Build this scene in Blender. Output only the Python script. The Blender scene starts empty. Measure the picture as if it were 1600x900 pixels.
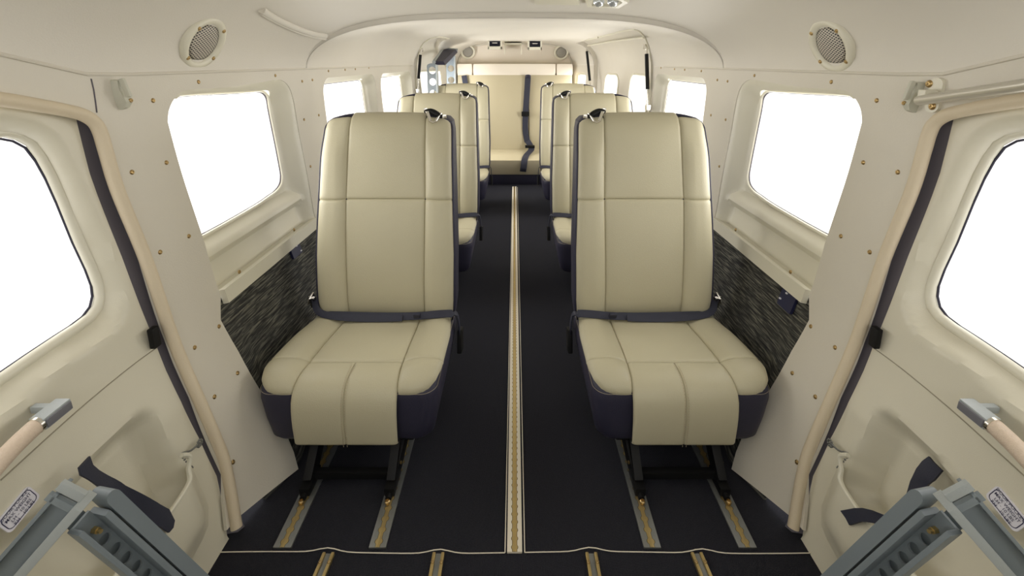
import bpy, bmesh, math, random
from mathutils import Vector, Matrix
from mathutils.geometry import delaunay_2d_cdt
random.seed(4)
SC = bpy.context.scene
COL = SC.collection
PI = math.pi
# ------------------------------------------------------------------ camera model
F = 700.0; PITCH = math.radians(12); UC = 804.5; VC = 97 + F*math.tan(PITCH); H = 1.05
cam_d = bpy.data.cameras.new('camera'); cam = bpy.data.objects.new('camera', cam_d); COL.objects.link(cam)
cam.location = (0, 0, H); cam.rotation_euler = (PI/2-PITCH, 0, 0)
cam_d.sensor_width = 36; cam_d.lens = 36*F/1600
cam_d.shift_x = -(UC-800)/1600; cam_d.shift_y = -(450-VC)/1600
cam_d.clip_start = 0.02
SC.camera = cam

def ray(u, v):
    a = (v-VC)/F
    return Vector(((u-UC)/F, math.cos(PITCH)-a*math.sin(PITCH), -(math.sin(PITCH)+a*math.cos(PITCH))))
def at(u, v, X=None, Y=None, Z=None):
    r = ray(u, v)
    t = abs(X/r.x) if X is not None else (Y/r.y if Y is not None else (Z-H)/r.z)
    return Vector((r.x*t, r.y*t, H+r.z*t))

# ------------------------------------------------------------------ colours and materials
def lin(c):
    return tuple(((x/255)/12.92 if x/255 <= .04045 else ((x/255+.055)/1.055)**2.4) for x in c) + (1,)
def mat(name, rgb, rough=.6, metal=0, noise=None, bump=None, spec=.5, coat=0):
    m = bpy.data.materials.new(name); m.use_nodes = True
    nt = m.node_tree; b = nt.nodes['Principled BSDF']
    b.inputs['Base Color'].default_value = lin(rgb); b.inputs['Roughness'].default_value = rough
    b.inputs['Metallic'].default_value = metal
    b.inputs['Specular IOR Level'].default_value = spec
    b.inputs['Coat Weight'].default_value = coat
    tc = nt.nodes.new('ShaderNodeTexCoord')
    if noise:
        n = nt.nodes.new('ShaderNodeTexNoise'); n.inputs['Scale'].default_value = noise[0]; n.inputs['Detail'].default_value = 4
        nt.links.new(tc.outputs['Object'], n.inputs['Vector'])
        mx = nt.nodes.new('ShaderNodeMix'); mx.data_type = 'RGBA'
        mx.inputs[6].default_value = lin(rgb); mx.inputs[7].default_value = lin(noise[1])
        nt.links.new(n.outputs['Fac'], mx.inputs[0]); nt.links.new(mx.outputs[2], b.inputs['Base Color'])
    if bump:
        n = nt.nodes.new('ShaderNodeTexNoise'); n.inputs['Scale'].default_value = bump[0]; n.inputs['Detail'].default_value = 3
        nt.links.new(tc.outputs['Object'], n.inputs['Vector'])
        bp = nt.nodes.new('ShaderNodeBump'); bp.inputs['Strength'].default_value = bump[1]; bp.inputs['Distance'].default_value = .001
        nt.links.new(n.outputs['Fac'], bp.inputs['Height']); nt.links.new(bp.outputs['Normal'], b.inputs['Normal'])
    return m
LINER = mat('cream_liner', (213,208,195), .55, noise=(6,(208,202,188)), bump=(260,.35))
CEIL = mat('cream_headliner', (217,212,201), .6, noise=(5,(212,207,195)), bump=(300,.35))
SHELL = mat('cream_moulding', (215,211,193), .38, bump=(500,.12))
DOORM = mat('cream_door', (212,207,188), .42, bump=(600,.15))
SEALM = mat('tan_seal', (210,196,170), .55, bump=(400,.4))
GREYSEAL = mat('grey_rubber', (92,88,96), .6)
LEATHER = mat('cream_leather', (189,183,157), .42, noise=(9,(185,178,151)), bump=(420,.5), spec=.4)
RIBLEATHER = mat('piping_leather', (225,215,190), .5)
NAVY = mat('navy_leather', (48,47,64), .5, bump=(350,.4), spec=.35)
BELT = mat('navy_webbing', (40,42,58), .6, bump=(900,.6))
BLACK = mat('black_metal', (14,14,15), .55, spec=.25)
CHROME = mat('chrome', (225,222,215), .18, 1)
BRASS = mat('brass_screw', (176,150,104), .32, 1)
GOLD = mat('gold_track', (205,180,120), .38, .75, noise=(30,(170,150,105)))
STEEL = mat('dull_steel', (150,152,150), .42, .75, noise=(25,(120,122,120)))
TRIMC = mat('cream_track_cover', (226,218,200), .5)
LADM = mat('grey_blue_paint', (124,133,138), .42, bump=(200,.15))
LADL = mat('pale_grey_paint', (162,168,168), .45, bump=(300,.3))
GRIPDARK = mat('grip_inset', (112,112,118), .5)
PLAC = mat('placard_white', (226,224,232), .5)
INK = mat('placard_ink', (52,52,84), .6)
NAVYPLATE = mat('navy_plate', (30,33,66), .5)
HOLEM = mat('dark_void', (15,15,15), .8)
BENCHL = mat('bench_leather', (190,180,150), .5, bump=(300,.4))
BENCHW = mat('bench_top_leather', (226,217,202), .55, bump=(300,.3))
GREYMESH = mat('speaker_back', (150,147,138), .8)
BRIGHTM = mat('grip_leather', (222,204,184), .5, noise=(250,(206,186,164)), bump=(700,.8))
JOINTM = mat('darker_cream_joint', (150,144,124), .7)  # darker cream of the door panel joint
SLOTM = mat('slot_edge_metal', (96,84,60), .6)  # darker metal bordering the track slots
HOOKM = mat('hook_plastic', (196,195,180), .4)
LENS = mat('lamp_lens', (215,220,226), .12, .6)

def fabric_material():
    m = mat('charcoal_tweed', (60,60,58), .9)
    nt = m.node_tree; b = nt.nodes['Principled BSDF']
    tc = nt.nodes.new('ShaderNodeTexCoord'); mp = nt.nodes.new('ShaderNodeMapping')
    mp.inputs['Rotation'].default_value = (math.radians(-10), 0, 0)
    mp.inputs['Scale'].default_value = (1, 11, 150)
    n = nt.nodes.new('ShaderNodeTexNoise'); n.inputs['Scale'].default_value = 1.6; n.inputs['Detail'].default_value = 3; n.inputs['Distortion'].default_value = .5
    cr = nt.nodes.new('ShaderNodeValToRGB')
    cr.color_ramp.elements[0].position = .36; cr.color_ramp.elements[0].color = lin((30,31,31))
    cr.color_ramp.elements[1].position = .66; cr.color_ramp.elements[1].color = lin((116,114,102))
    e = cr.color_ramp.elements.new(.5); e.color = lin((60,60,57))
    nt.links.new(tc.outputs['Object'], mp.inputs['Vector']); nt.links.new(mp.outputs[0], n.inputs['Vector'])
    nt.links.new(n.outputs['Fac'], cr.inputs[0]); nt.links.new(cr.outputs[0], b.inputs['Base Color'])
    bp = nt.nodes.new('ShaderNodeBump'); bp.inputs['Strength'].default_value = .6; bp.inputs['Distance'].default_value = .002
    nt.links.new(n.outputs['Fac'], bp.inputs['Height']); nt.links.new(bp.outputs[0], b.inputs['Normal'])
    return m
FABRIC = fabric_material()
def carpet_material():
    m = mat('navy_carpet', (36,37,46), .95, spec=.15)
    nt = m.node_tree; b = nt.nodes['Principled BSDF']
    tc = nt.nodes.new('ShaderNodeTexCoord')
    n = nt.nodes.new('ShaderNodeTexNoise'); n.inputs['Scale'].default_value = 420; n.inputs['Detail'].default_value = 2
    w = nt.nodes.new('ShaderNodeTexWave'); w.inputs['Scale'].default_value = 120; w.inputs['Distortion'].default_value = 2
    nt.links.new(tc.outputs['Object'], n.inputs['Vector']); nt.links.new(tc.outputs['Object'], w.inputs['Vector'])
    mx = nt.nodes.new('ShaderNodeMix'); mx.data_type = 'RGBA'
    mx.inputs[6].default_value = lin((26,27,32)); mx.inputs[7].default_value = lin((50,50,57))
    nt.links.new(n.outputs['Fac'], mx.inputs[0]); nt.links.new(mx.outputs[2], b.inputs['Base Color'])
    ad = nt.nodes.new('ShaderNodeMath'); ad.operation = 'ADD'
    nt.links.new(n.outputs['Fac'], ad.inputs[0]); nt.links.new(w.outputs['Fac'], ad.inputs[1])
    bp = nt.nodes.new('ShaderNodeBump'); bp.inputs['Strength'].default_value = .5; bp.inputs['Distance'].default_value = .002
    nt.links.new(ad.outputs[0], bp.inputs['Height']); nt.links.new(bp.outputs[0], b.inputs['Normal'])
    return m
CARPET = carpet_material()
def mesh_material():
    # diamond expanded-metal grille: light wires over dark, by position on the speaker face
    m = mat('speaker_grille', (190,186,172), .5)
    nt = m.node_tree; b = nt.nodes['Principled BSDF']
    tc = nt.nodes.new('ShaderNodeTexCoord'); sx = nt.nodes.new('ShaderNodeSeparateXYZ')
    nt.links.new(tc.outputs['Object'], sx.inputs[0])
    def M(op, a, c=None):
        q = nt.nodes.new('ShaderNodeMath'); q.operation = op
        for i, x in enumerate((a, c)):
            if x is None: continue
            if isinstance(x, (int, float)): q.inputs[i].default_value = x
            else: nt.links.new(x, q.inputs[i])
        return q.outputs[0]
    X = M('MULTIPLY', sx.outputs[0], 1/.0062); Yv = M('MULTIPLY', sx.outputs[1], 1/.0036)
    a = M('PINGPONG', M('ADD', X, Yv), 1.0); c = M('PINGPONG', M('SUBTRACT', X, Yv), 1.0)
    mn = M('MINIMUM', a, c); wire = M('LESS_THAN', mn, .36)
    mx = nt.nodes.new('ShaderNodeMix'); mx.data_type = 'RGBA'
    mx.inputs[6].default_value = lin((52,46,50)); mx.inputs[7].default_value = lin((196,190,176))
    nt.links.new(wire, mx.inputs[0]); nt.links.new(mx.outputs[2], b.inputs['Base Color'])
    return m
GRILLE = mesh_material()
def glass_material():
    m = bpy.data.materials.new('window_acrylic'); m.use_nodes = True; nt = m.node_tree
    for n in list(nt.nodes): nt.nodes.remove(n)
    o = nt.nodes.new('ShaderNodeOutputMaterial'); mx = nt.nodes.new('ShaderNodeMixShader')
    t = nt.nodes.new('ShaderNodeBsdfTransparent'); t.inputs[0].default_value = GLASS_TINT
    g = nt.nodes.new('ShaderNodeBsdfGlossy'); g.inputs['Roughness'].default_value = .05
    mx.inputs[0].default_value = .04
    nt.links.new(t.outputs[0], mx.inputs[1]); nt.links.new(g.outputs[0], mx.inputs[2]); nt.links.new(mx.outputs[0], o.inputs[0])
    return m
GLASS_TINT = (.97, .965, .955, 1)
GLASS = glass_material()

# ------------------------------------------------------------------ object helpers
ORG = {}
def props(o, label=None, cat=None, group=None, kind=None):
    if label: o['label'] = label
    if cat: o['category'] = cat
    if group: o['group'] = group
    if kind: o['kind'] = kind
    return o
def thing(name, loc, label, cat, group=None, kind=None):
    o = bpy.data.objects.new(name, None); COL.objects.link(o); o.location = loc; o.empty_display_size = .05
    ORG[o.name] = Vector(loc)
    return props(o, label, cat, group, kind)
def obj(name, bm, m, parent=None, smooth=True, **kw):
    me = bpy.data.meshes.new(name)
    bmesh.ops.recalc_face_normals(bm, faces=bm.faces)
    off = ORG.get(parent.name, Vector((0,0,0))) if parent else Vector((0,0,0))
    c = Vector((0,0,0))
    if bm.verts and not kw.pop('keep', False):
        c = sum((v.co for v in bm.verts), Vector((0,0,0)))/len(bm.verts)
    bmesh.ops.translate(bm, verts=bm.verts, vec=-c)
    bm.to_mesh(me); bm.free()
    me.materials.append(m)
    if smooth:
        for p in me.polygons: p.use_smooth = True
    o = bpy.data.objects.new(name, me); COL.objects.link(o)
    o.location = c - off
    ORG[o.name] = c
    if parent: o.parent = parent
    if smooth and smooth != 'all':
        try: me.set_sharp_from_angle(angle=math.radians(38))
        except Exception: pass
    return props(o, **kw)
def copy_tree(o, parent=None):
    c = o.copy(); COL.objects.link(c)
    if parent: c.parent = parent
    for ch in [x for x in COL.objects if x.parent == o]:
        copy_tree(ch, c)
    return c
def nb(): return bmesh.new()
def grid(bm, rows, closed=False, close_rows=False):
    V = [[bm.verts.new(p) for p in r] for r in rows]
    n = len(V[0])
    for i in range(len(V)-1 + (1 if close_rows else 0)):
        A = V[i]; B = V[(i+1) % len(V)]
        for j in range(n-1 + (1 if closed else 0)):
            k = (j+1) % n
            bm.faces.new((A[j], A[k], B[k], B[j]))
    return V
def box(bm, c, s, R=None, bev=0):
    c = Vector(c); s = Vector(s)/2
    b2 = nb()
    bmesh.ops.create_cube(b2, size=1)
    for v in b2.verts: v.co = Vector((v.co.x*s.x*2, v.co.y*s.y*2, v.co.z*s.z*2))
    if bev: bmesh.ops.bevel(b2, geom=b2.edges[:], offset=bev, segments=2, affect='EDGES', profile=.7)
    for v in b2.verts:
        v.co = (R @ v.co if R else v.co) + c
    merge(bm, b2)
def merge(bm, b2):
    me = bpy.data.meshes.new('tmp'); b2.to_mesh(me); b2.free(); bm.from_mesh(me); bpy.data.meshes.remove(me)
def frame_of(d, up=Vector((0,0,1))):
    d = d.normalized()
    if abs(d.dot(up)) > .98: up = Vector((0,1,0))
    x = d.cross(up).normalized(); y = x.cross(d).normalized()
    return Matrix((x, y, d)).transposed()      # columns x, y, d
def bar(bm, a, b, w, h, up=Vector((0,0,1)), bev=.002):
    a = Vector(a); b = Vector(b); R = frame_of(b-a, up)
    box(bm, (a+b)/2, (w, h, (b-a).length), R, bev)
def catmull(pts, n=6, closed=False):
    out = []; N = len(pts)
    rng = range(N) if closed else range(N-1)
    g = (lambda i: pts[i % N]) if closed else (lambda i: pts[min(max(i, 0), N-1)])
    for i in rng:
        p0, p1, p2, p3 = g(i-1), g(i), g(i+1), g(i+2)
        for k in range(n):
            t = k/n
            out.append(type(p1)([.5*((2*p1[j]) + (-p0[j]+p2[j])*t + (2*p0[j]-5*p1[j]+4*p2[j]-p3[j])*t*t + (-p0[j]+3*p1[j]-3*p2[j]+p3[j])*t**3) for j in range(len(p1))]))
    if not closed: out.append(pts[-1])
    return out
def tube(bm, pts, r, closed=False, seg=10, cap=True):
    pts = [Vector(p) for p in pts]; N = len(pts)
    rows = []; prev = None
    for i, p in enumerate(pts):
        a = pts[(i-1) % N] if closed else pts[max(i-1, 0)]; b = pts[(i+1) % N] if closed else pts[min(i+1, N-1)]
        d = (b-a).normalized()
        if prev is None: x = frame_of(d).col[0]
        else: x = (prev - d*prev.dot(d)).normalized()
        prev = x; y = d.cross(x)
        rr = r(i/(N-1)) if callable(r) else r
        rows.append([p + (x*math.cos(2*PI*k/seg)+y*math.sin(2*PI*k/seg))*rr for k in range(seg)])
    V = grid(bm, rows, closed=True, close_rows=closed)
    if cap and not closed:
        bm.faces.new(V[0]); bm.faces.new(V[-1][::-1])
def ribbon(bm, pts, wid, w, th=.003):
    """flat strap along pts; wid = width vectors"""
    rows = []
    N = len(pts)
    for i, p in enumerate(pts):
        d = (pts[min(i+1, N-1)]-pts[max(i-1, 0)]).normalized()
        x = wid[i].normalized() if isinstance(wid, list) else wid.normalized()
        x = (x-d*x.dot(d)).normalized(); n = d.cross(x)
        ww = w
        rows.append([p+x*ww/2+n*th/2, p+n*th*.8, p-x*ww/2+n*th/2, p-x*ww/2-n*th/2, p-n*th*.2, p+x*ww/2-n*th/2])
    V = grid(bm, rows, closed=True)
    bm.faces.new(V[0]); bm.faces.new(V[-1][::-1])
def lathe(bm, prof, c, R=None, seg=32):
    rows = [[(Vector((r*math.cos(2*PI*k/seg), r*math.sin(2*PI*k/seg), z))) for k in range(seg)] for r, z in prof]
    rows = [[(R @ p if R else p)+Vector(c) for p in r] for r in rows]
    V = grid(bm, rows, closed=True)
    if prof[0][0] > 1e-6: bm.faces.new(V[0])
    if prof[-1][0] > 1e-6: bm.faces.new(V[-1][::-1])
    bmesh.ops.remove_doubles(bm, verts=bm.verts, dist=1e-6)
def interp(x, tab):
    if x <= tab[0][0]: return tab[0][1]
    for (a, p), (b, q) in zip(tab, tab[1:]):
        if x <= b: return p+(q-p)*(x-a)/(b-a)
    return tab[-1][1]
def sm(t): t = min(max(t, 0), 1); return t*t*(3-2*t)

# ------------------------------------------------------------------ the cabin cross-section
YA = 1.75                         # station of the arch across the ceiling
WT = [(0,.571),(.04,.594),(.13,.640),(.245,.692),(.40,.745),(.5,.766),(.62,.778),(.8,.795),(.95,.800),(1.2,.800)]
# smooth the table a little
WTS = [(z/50, (interp(z/50-.05, WT)+2*interp(z/50, WT)+interp(z/50+.05, WT))/4 if z/50 > .05 else interp(z/50, WT)) for z in range(0, 61)]
TP = [(0,1),(2.9,1),(3.4,.975),(3.9,.90),(4.2,.80),(4.5,.70),(5,.6)]
def zs(Y): return 1.025+max(0, .862-Y)*.25
def W(z, Y):
    w = interp(z, WTS)
    w += .06*min(max((.985-Y)/.155, 0), 1)*max(0, 1-z/.32)
    w += .05*sm((Y-1.04)/.08)*max(0, 1-z/.38)
    return w*interp(Y, TP)
def RN(Y):
    if Y < YA:
        return interp(Y, [(.6,.262),(1.1,.25),(1.75,.205)]), interp(Y, [(1.1,4.0),(1.75,3.3)])
    return interp(Y, [(1.75,.188),(2.3,.215),(2.8,.228),(4.5,.205)]), interp(Y, [(1.75,3.2),(2.3,6),(2.8,8),(3.6,7),(4.5,4.5)])
KS = .25
def sec(Y, s):
    z0 = zs(Y)
    if s <= z0: return W(s, Y), s
    R, n = RN(Y); ph = min((s-z0)/KS, PI/2)
    return W(z0, Y)*max(math.cos(ph), 0)**(2/n), z0+R*math.sin(ph)
SMAX = lambda Y: zs(Y)+KS*PI/2
def surf(side, Y, s, off=0):
    x, z = sec(Y, s)
    if off:
        e = .006
        xa, za = sec(Y, max(s-e, 0)); xb, zb = sec(Y, min(s+e, SMAX(Y)))
        dx, dz = xb-xa, zb-za; L = math.hypot(dx, dz) or 1
        x += off*dz/L; z += -off*dx/L
    return Vector((side*x, Y, z))
def inside(p, off):
    x = abs(p.x)-off; z = p.z; Y = p.y
    z0 = zs(Y)
    if z <= z0: return x < W(z, Y)
    R, n = RN(Y); q = (z-z0)/R
    if q >= 1: return False
    return x < W(z0, Y)*(1-q*q)**(1/n)
def hit(u, v, off=0):
    r = ray(u, v); o = Vector((0,0,H)); t = .2
    while t < 9 and inside(o+r*(t+.02), off): t += .02
    a, b = t, t+.02
    for _ in range(30):
        m = (a+b)/2
        if inside(o+r*m, off): a = m
        else: b = m
    p = o+r*a; z0 = zs(p.y)
    if p.z <= z0: s = p.z
    else:
        R, n = RN(p.y); s = z0+KS*math.asin(min((p.z-z0)/R, 1))
    return (p.y, s)
def hits(pts, off=0): return [hit(u, v, off) for u, v in pts]
def mirror_px(pts): return [(2*UC-u, v) for u, v in pts]

def pip(p, poly):
    x, y = p; c = False; n = len(poly)
    for i in range(n):
        x1, y1 = poly[i]; x2, y2 = poly[i-1]
        if (y1 > y) != (y2 > y) and x < (x2-x1)*(y-y1)/(y2-y1)+x1: c = not c
    return c
def dist_line(p, poly, closed=True):
    x, y = p; best = 9
    n = len(poly)
    for i in range(0 if closed else 1, n):
        x1, y1 = poly[i-1]; x2, y2 = poly[i]
        dx, dy = x2-x1, y2-y1; L = dx*dx+dy*dy
        t = 0 if L == 0 else min(max(((x-x1)*dx+(y-y1)*dy)/L, 0), 1)
        d = math.hypot(x-x1-dx*t, y-y1-dy*t)
        if d < best: best = d
    return best
def densify(poly, step):
    out = []
    for i in range(len(poly)):
        a = poly[i]; b = poly[(i+1) % len(poly)]
        n = max(1, int(math.hypot(b[0]-a[0], b[1]-a[1])/step+.5))
        for k in range(n): out.append((a[0]+(b[0]-a[0])*k/n, a[1]+(b[1]-a[1])*k/n))
    return out
def fill(outer, holes, step):
    loops = [densify(outer, step)]+[densify(h, step) for h in holes]
    pts = []; edges = []
    for L in loops:
        o = len(pts); pts += L
        edges += [(o+i, o+(i+1) % len(L)) for i in range(len(L))]
    ys = [p[0] for p in loops[0]]; ss = [p[1] for p in loops[0]]
    cell = {}
    for p in pts: cell.setdefault((int(p[0]//step), int(p[1]//step)), []).append(p)
    y = min(ys); 
    while y < max(ys):
        s = min(ss)
        while s < max(ss):
            q = (y+step*.013, s+step*.017)
            ci, cj = int(q[0]//step), int(q[1]//step)
            ok = all(math.hypot(q[0]-p[0], q[1]-p[1]) > step*.55 for a in (-1,0,1) for b in (-1,0,1) for p in cell.get((ci+a, cj+b), ()))
            if ok and pip(q, loops[0]) and not any(pip(q, h) for h in loops[1:]): pts.append(q)
            s += step
        y += step
    v, e, f, *_ = delaunay_2d_cdt([Vector(p) for p in pts], edges, [], 0, 1e-6)
    tris = []
    for t in f:
        c = (sum(v[i].x for i in t)/3, sum(v[i].y for i in t)/3)
        if pip(c, loops[0]) and not any(pip(c, h) for h in loops[1:]): tris.append(tuple(t))
    return [(p.x, p.y) for p in v], tris
def sheet(bm, outer, holes, step, fn, thick=0):
    """fn(Y, s, layer) -> point; with thickness the rims are closed too"""
    v, tris = fill(outer, holes, step)
    A = [bm.verts.new(fn(p[0], p[1], 0)) for p in v]
    cnt = {}
    for t in tris:
        bm.faces.new([A[i] for i in t])
        for i in range(3):
            e = (t[i], t[(i+1) % 3]); k = (min(e), max(e)); cnt.setdefault(k, []).append(e)
    if thick:
        B = [bm.verts.new(fn(p[0], p[1], thick)) for p in v]
        for t in tris: bm.faces.new([B[i] for i in reversed(t)])
        for k, es in cnt.items():
            if len(es) == 1:
                a, b = es[0]; bm.faces.new((A[b], A[a], B[a], B[b]))
    for x in [x for x in bm.verts if not x.link_faces]: bm.verts.remove(x)
def wall_sheet(side, outer, holes, step, off=0, thick=.008, bm=None):
    bm = bm or nb()
    f = off if callable(off) else (lambda Y, s: off)
    sheet(bm, outer, holes, step, lambda Y, s, t: surf(side, Y, s, f(Y, s)+t), thick)
    return bm
def rrect(y0, y1, s0, s1, r, n=6):
    out = []
    for cy, cs, a0 in ((y1-r, s1-r, 0), (y0+r, s1-r, 90), (y0+r, s0+r, 180), (y1-r, s0+r, 270)):
        for k in range(n+1):
            a = math.radians(a0+90*k/n); out.append((cy+r*math.cos(a), cs+r*math.sin(a)))
    return out
def wall_frame(side, Y, s):
    p = surf(side, Y, s); n = (surf(side, Y, s, -.01)-p).normalized()     # pointing inboard
    return p, n

# ------------------------------------------------------------------ screws
def screw_mesh(scale=1):
    bm = nb()
    lathe(bm, [(.0056*scale,0),(.0056*scale,.0008),(.0042*scale,.0026),(.0018*scale,.0034),(.0014*scale,.0022),(0,.0022)], (0,0,0), seg=12)
    me = bpy.data.meshes.new('screw'); bm.to_mesh(me); bm.free(); me.materials.append(BRASS)
    for p in me.polygons: p.use_smooth = True
    return me
SCREW = screw_mesh()
def screw(p, n, parent, scale=1):
    o = bpy.data.objects.new('screw', SCREW); COL.objects.link(o)
    o.location = p - (ORG.get(parent.name, Vector((0,0,0))))
    o.rotation_mode = 'QUATERNION'; o.rotation_quaternion = n.to_track_quat('Z', 'Y'); o.scale = (scale,)*3
    o.parent = parent
    return o

# =================================================================== SETTING
# ---- walls
SIDES = {-1: 'left', 1: 'right'}
door_edge = hits([(355,828),(350,740),(300,620),(262,530),(220,400),(180,290),(156,212),(142,190),(118,176),(60,162),(0,151)])
panel_edge = hits([(345,462),(345,500),(372,548),(402,602),(440,660),(459,706)])+[(.985,0)]
hole1 = hits([(262,190),(264,172),(272,155),(285,143),(310,139),(350,137),(400,130),(432,124.5),(443,127),(451,135),(457,150),(463,180),(478,260),(486,305),(492,338)])+hits([(340,448),(320,380),(290,290)])

LEDGE_Z = .462
hole1 = [(y, s if s > .5 else LEDGE_Z) for y, s in hole1]
hole1 = catmull(hole1[:14], 4)+[hole1[14],(1.40,LEDGE_Z),(1.2,LEDGE_Z)]+hole1[15:]

hole2 = rrect(1.885, 2.60, .50, .985, .07)
hole3 = rrect(2.70, 3.42, .50, .983, .08)
w5 = rrect(4.00, 4.28, .60, .965, .06)
glass2 = rrect(1.93, 2.50, .55, .962, .06)
glass3 = rrect(2.75, 3.28, .55, .962, .07)
cargo_px = [(1014,195),(1017,150),(1019,110),(1017,85),(1011,65),(1003,52),(995,46.5),(985,46),(950,54),(917,62)]
def clean(poly):
    return poly
cargo = hits(cargo_px)
cargo = [(2.60,.30)]+[p for p in cargo]+[(4.02, cargo[-1][1]-.02),(4.0,.9),(3.97,.30)]
air_px = [(651,190),(650,150),(650,120),(652,90),(658,72),(668,62),(685,57),(702,60)]
air = hits(air_px)
air = [(3.62,.30)]+air+[(4.3, 1.0),(4.28,.30)]
def zig(p): return p
def wall_outer(side):
    top = [(y, zs(y)) for y in (-.35,.3,.6,.862,1.0,1.5,2.0,3.0,4.0,4.5)]
    return door_edge+[(-.35, door_edge[-1][1]+.03)]+top+[(4.5,.40),(2.0,.435)]+panel_edge
def ins(poly, z): return [(y, min(s, z)) for y, s in poly]
WALL = {}
for side in (-1, 1):
    holes = [hole1, hole2]
    outer = wall_outer(side)
    # door openings cut through wall and ceiling alike: clip the loop at the seam for the wall
    def clip_low(poly): 
        out = []
        for i in range(len(poly)):
            a, b = poly[i-1], poly[i]; za, zb = zs(a[0]), zs(b[0])
            ina, inb = a[1] < za, b[1] < zb
            if ina != inb:
                t = (za-a[1])/((b[1]-a[1])-(zb-za)); out.append((a[0]+(b[0]-a[0])*t, zs(0 if False else a[0]+(b[0]-a[0])*t)))
            if inb: out.append(b)
        return out
    def clip_high(poly):
        out = []
        for i in range(len(poly)):
            a, b = poly[i-1], poly[i]; za, zb = zs(a[0]), zs(b[0])
            ina, inb = a[1] >= za, b[1] >= zb
            if ina != inb:
                t = (za-a[1])/((b[1]-a[1])-(zb-za)); out.append((a[0]+(b[0]-a[0])*t, zs(a[0]+(b[0]-a[0])*t)))
            if inb: out.append(b)
        return out
    D = cargo if side > 0 else air
    low = clip_low(D); high = clip_high(D)
    # splice the opening into the wall's outline: wall runs along the seam, dips round the opening
    ylo = min(p[0] for p in low if abs(p[1]-zs(p[0])) < 1e-4); yhi = max(p[0] for p in low if abs(p[1]-zs(p[0])) < 1e-4)
    fr = [p for p in low if p[0] < (ylo+yhi)/2 and p[1] < zs(p[0])-1e-4 and p[1] > .40]
    yb0 = fr[0][0] if fr else ylo
    front_edge = sorted([p for p in low if p[0] < (ylo+yhi)/2 and p[1] > .42], key=lambda p: -p[1])
    aft_edge = sorted([p for p in low if p[0] >= (ylo+yhi)/2 and p[1] > .42], key=lambda p: p[1])
    y_f = front_edge[-1][0]; y_a = aft_edge[0][0]
    top1 = [(y, zs(y)) for y in (-.35,.3,.6,.862,1.0,1.5,2.0,2.4) if y < ylo-.05]+([(3.0, zs(3.0))] if ylo > 3.1 else [])
    top2 = [(4.5, zs(4.5))]
    outer = door_edge+[(-.35, door_edge[-1][1]+.03)]+top1+front_edge+[(y_f,.425),(2.0,.435)]+panel_edge
    hs = [hole1, hole2]+([hole3] if side < 0 else [])
    bm = wall_sheet(side, outer, hs, .03, 0, .008)
    aft = aft_edge+top2+[(4.5,.30),(y_a,.30)]
    hs2 = [rrect(4.16, 4.40, .60, .955, .05)] if side > 0 else []
    wall_sheet(side, aft, hs2, .03, 0, .008, bm)
    WALL[side] = obj('wall_'+SIDES[side], bm, LINER, keep=True, kind='structure')
    D_high = high
    if side < 0: HIGH_L = high
    else: HIGH_R = high
    bm = wall_sheet(side, [(.90,0),(.90,.452),(4.5,.452),(4.5,0)], [], .04, .006, .006)
    if side > 0: bmf = bm
    # lower tweed panel
    obj('fabric_panel', bm, FABRIC, WALL[side], label='dark charcoal tweed-covered lower side panel')
    # ledge strip over the fabric below window 1
    lp = hits([(342,470),(360,450),(385,424),(420,398),(455,372),(470,362),(486,352),(491,345),(486,336),(480,336),(452,353),(410,378),(370,407),(336,434),(330,436)])
    y0 = min(p[0] for p in lp); y1 = max(p[0] for p in lp)
    lp = [(1.058,.437),(y1-.01,.437),(y1+.012,.452),(y1+.008,.472),(y1-.012,.475),(1.058,.475)]
    bm = wall_sheet(side, lp, [], .02, -.012, .016)
    o = obj('ledge', bm, SHELL, WALL[side])
    for px in ((367,426),(454,360)):
        y, s = hit(*px); p, n = wall_frame(side, y, s); screw(p+n*.012, n, WALL[side])
    for px in ((239,157),(310,128),(206,269),(260,254),(250,394),(295,369),(304,543),(342,510),(335,620),(371,583),(364,722),(430,118),(472,127),(488,125),(475,187),(498,180),(485,260),(513,111),(539,109),(555,108),(576,106)):
        y, s = hit(*px); p, n = wall_frame(side, y, s); screw(p, n, WALL[side], .95)

# ---- ceiling
bm = nb()
cb = nb()
for side in (-1, 1):
    fo = [(y, zs(y)+.0005) for y in (-.35,.3,.6,.862,1.1,1.4,1.7495)]+[(1.7495, SMAX(1.7495)),(1.0, SMAX(1.0)),(.862, SMAX(.862)),(.3, SMAX(.3)),(-.35, SMAX(-.35))]
    wall_sheet(side, fo, [], .035, 0, .01, bm)
    high = HIGH_R if side > 0 else HIGH_L
    seam_pts = [p for p in high if abs(p[1]-zs(p[0])) < 1e-3]
    ya, yb = min(p[0] for p in seam_pts), max(p[0] for p in seam_pts)
    i0 = min(range(len(high)), key=lambda i: (abs(high[i][1]-zs(high[i][0])) > 1e-3, high[i][0]))
    upper = (high[i0:]+high[:i0])[1:]
    upper = [p for p in upper if p[1] > zs(p[0])+1e-3]
    if upper[0][0] > upper[-1][0]: upper = upper[::-1]
    ao = [(1.7505, 1.0255)]+[(ya, 1.0255)]+upper+[(yb,1.0255),(4.5,1.0255),(4.5, SMAX(4.5)),(1.7505, SMAX(2))]
    wall_sheet(side, ao, [], .035, 0, .01, bm)
bmesh.ops.remove_doubles(bm, verts=bm.verts, dist=.0004)
CEILING = obj('ceiling', bm, CEIL, keep=True, kind='structure')
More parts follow.
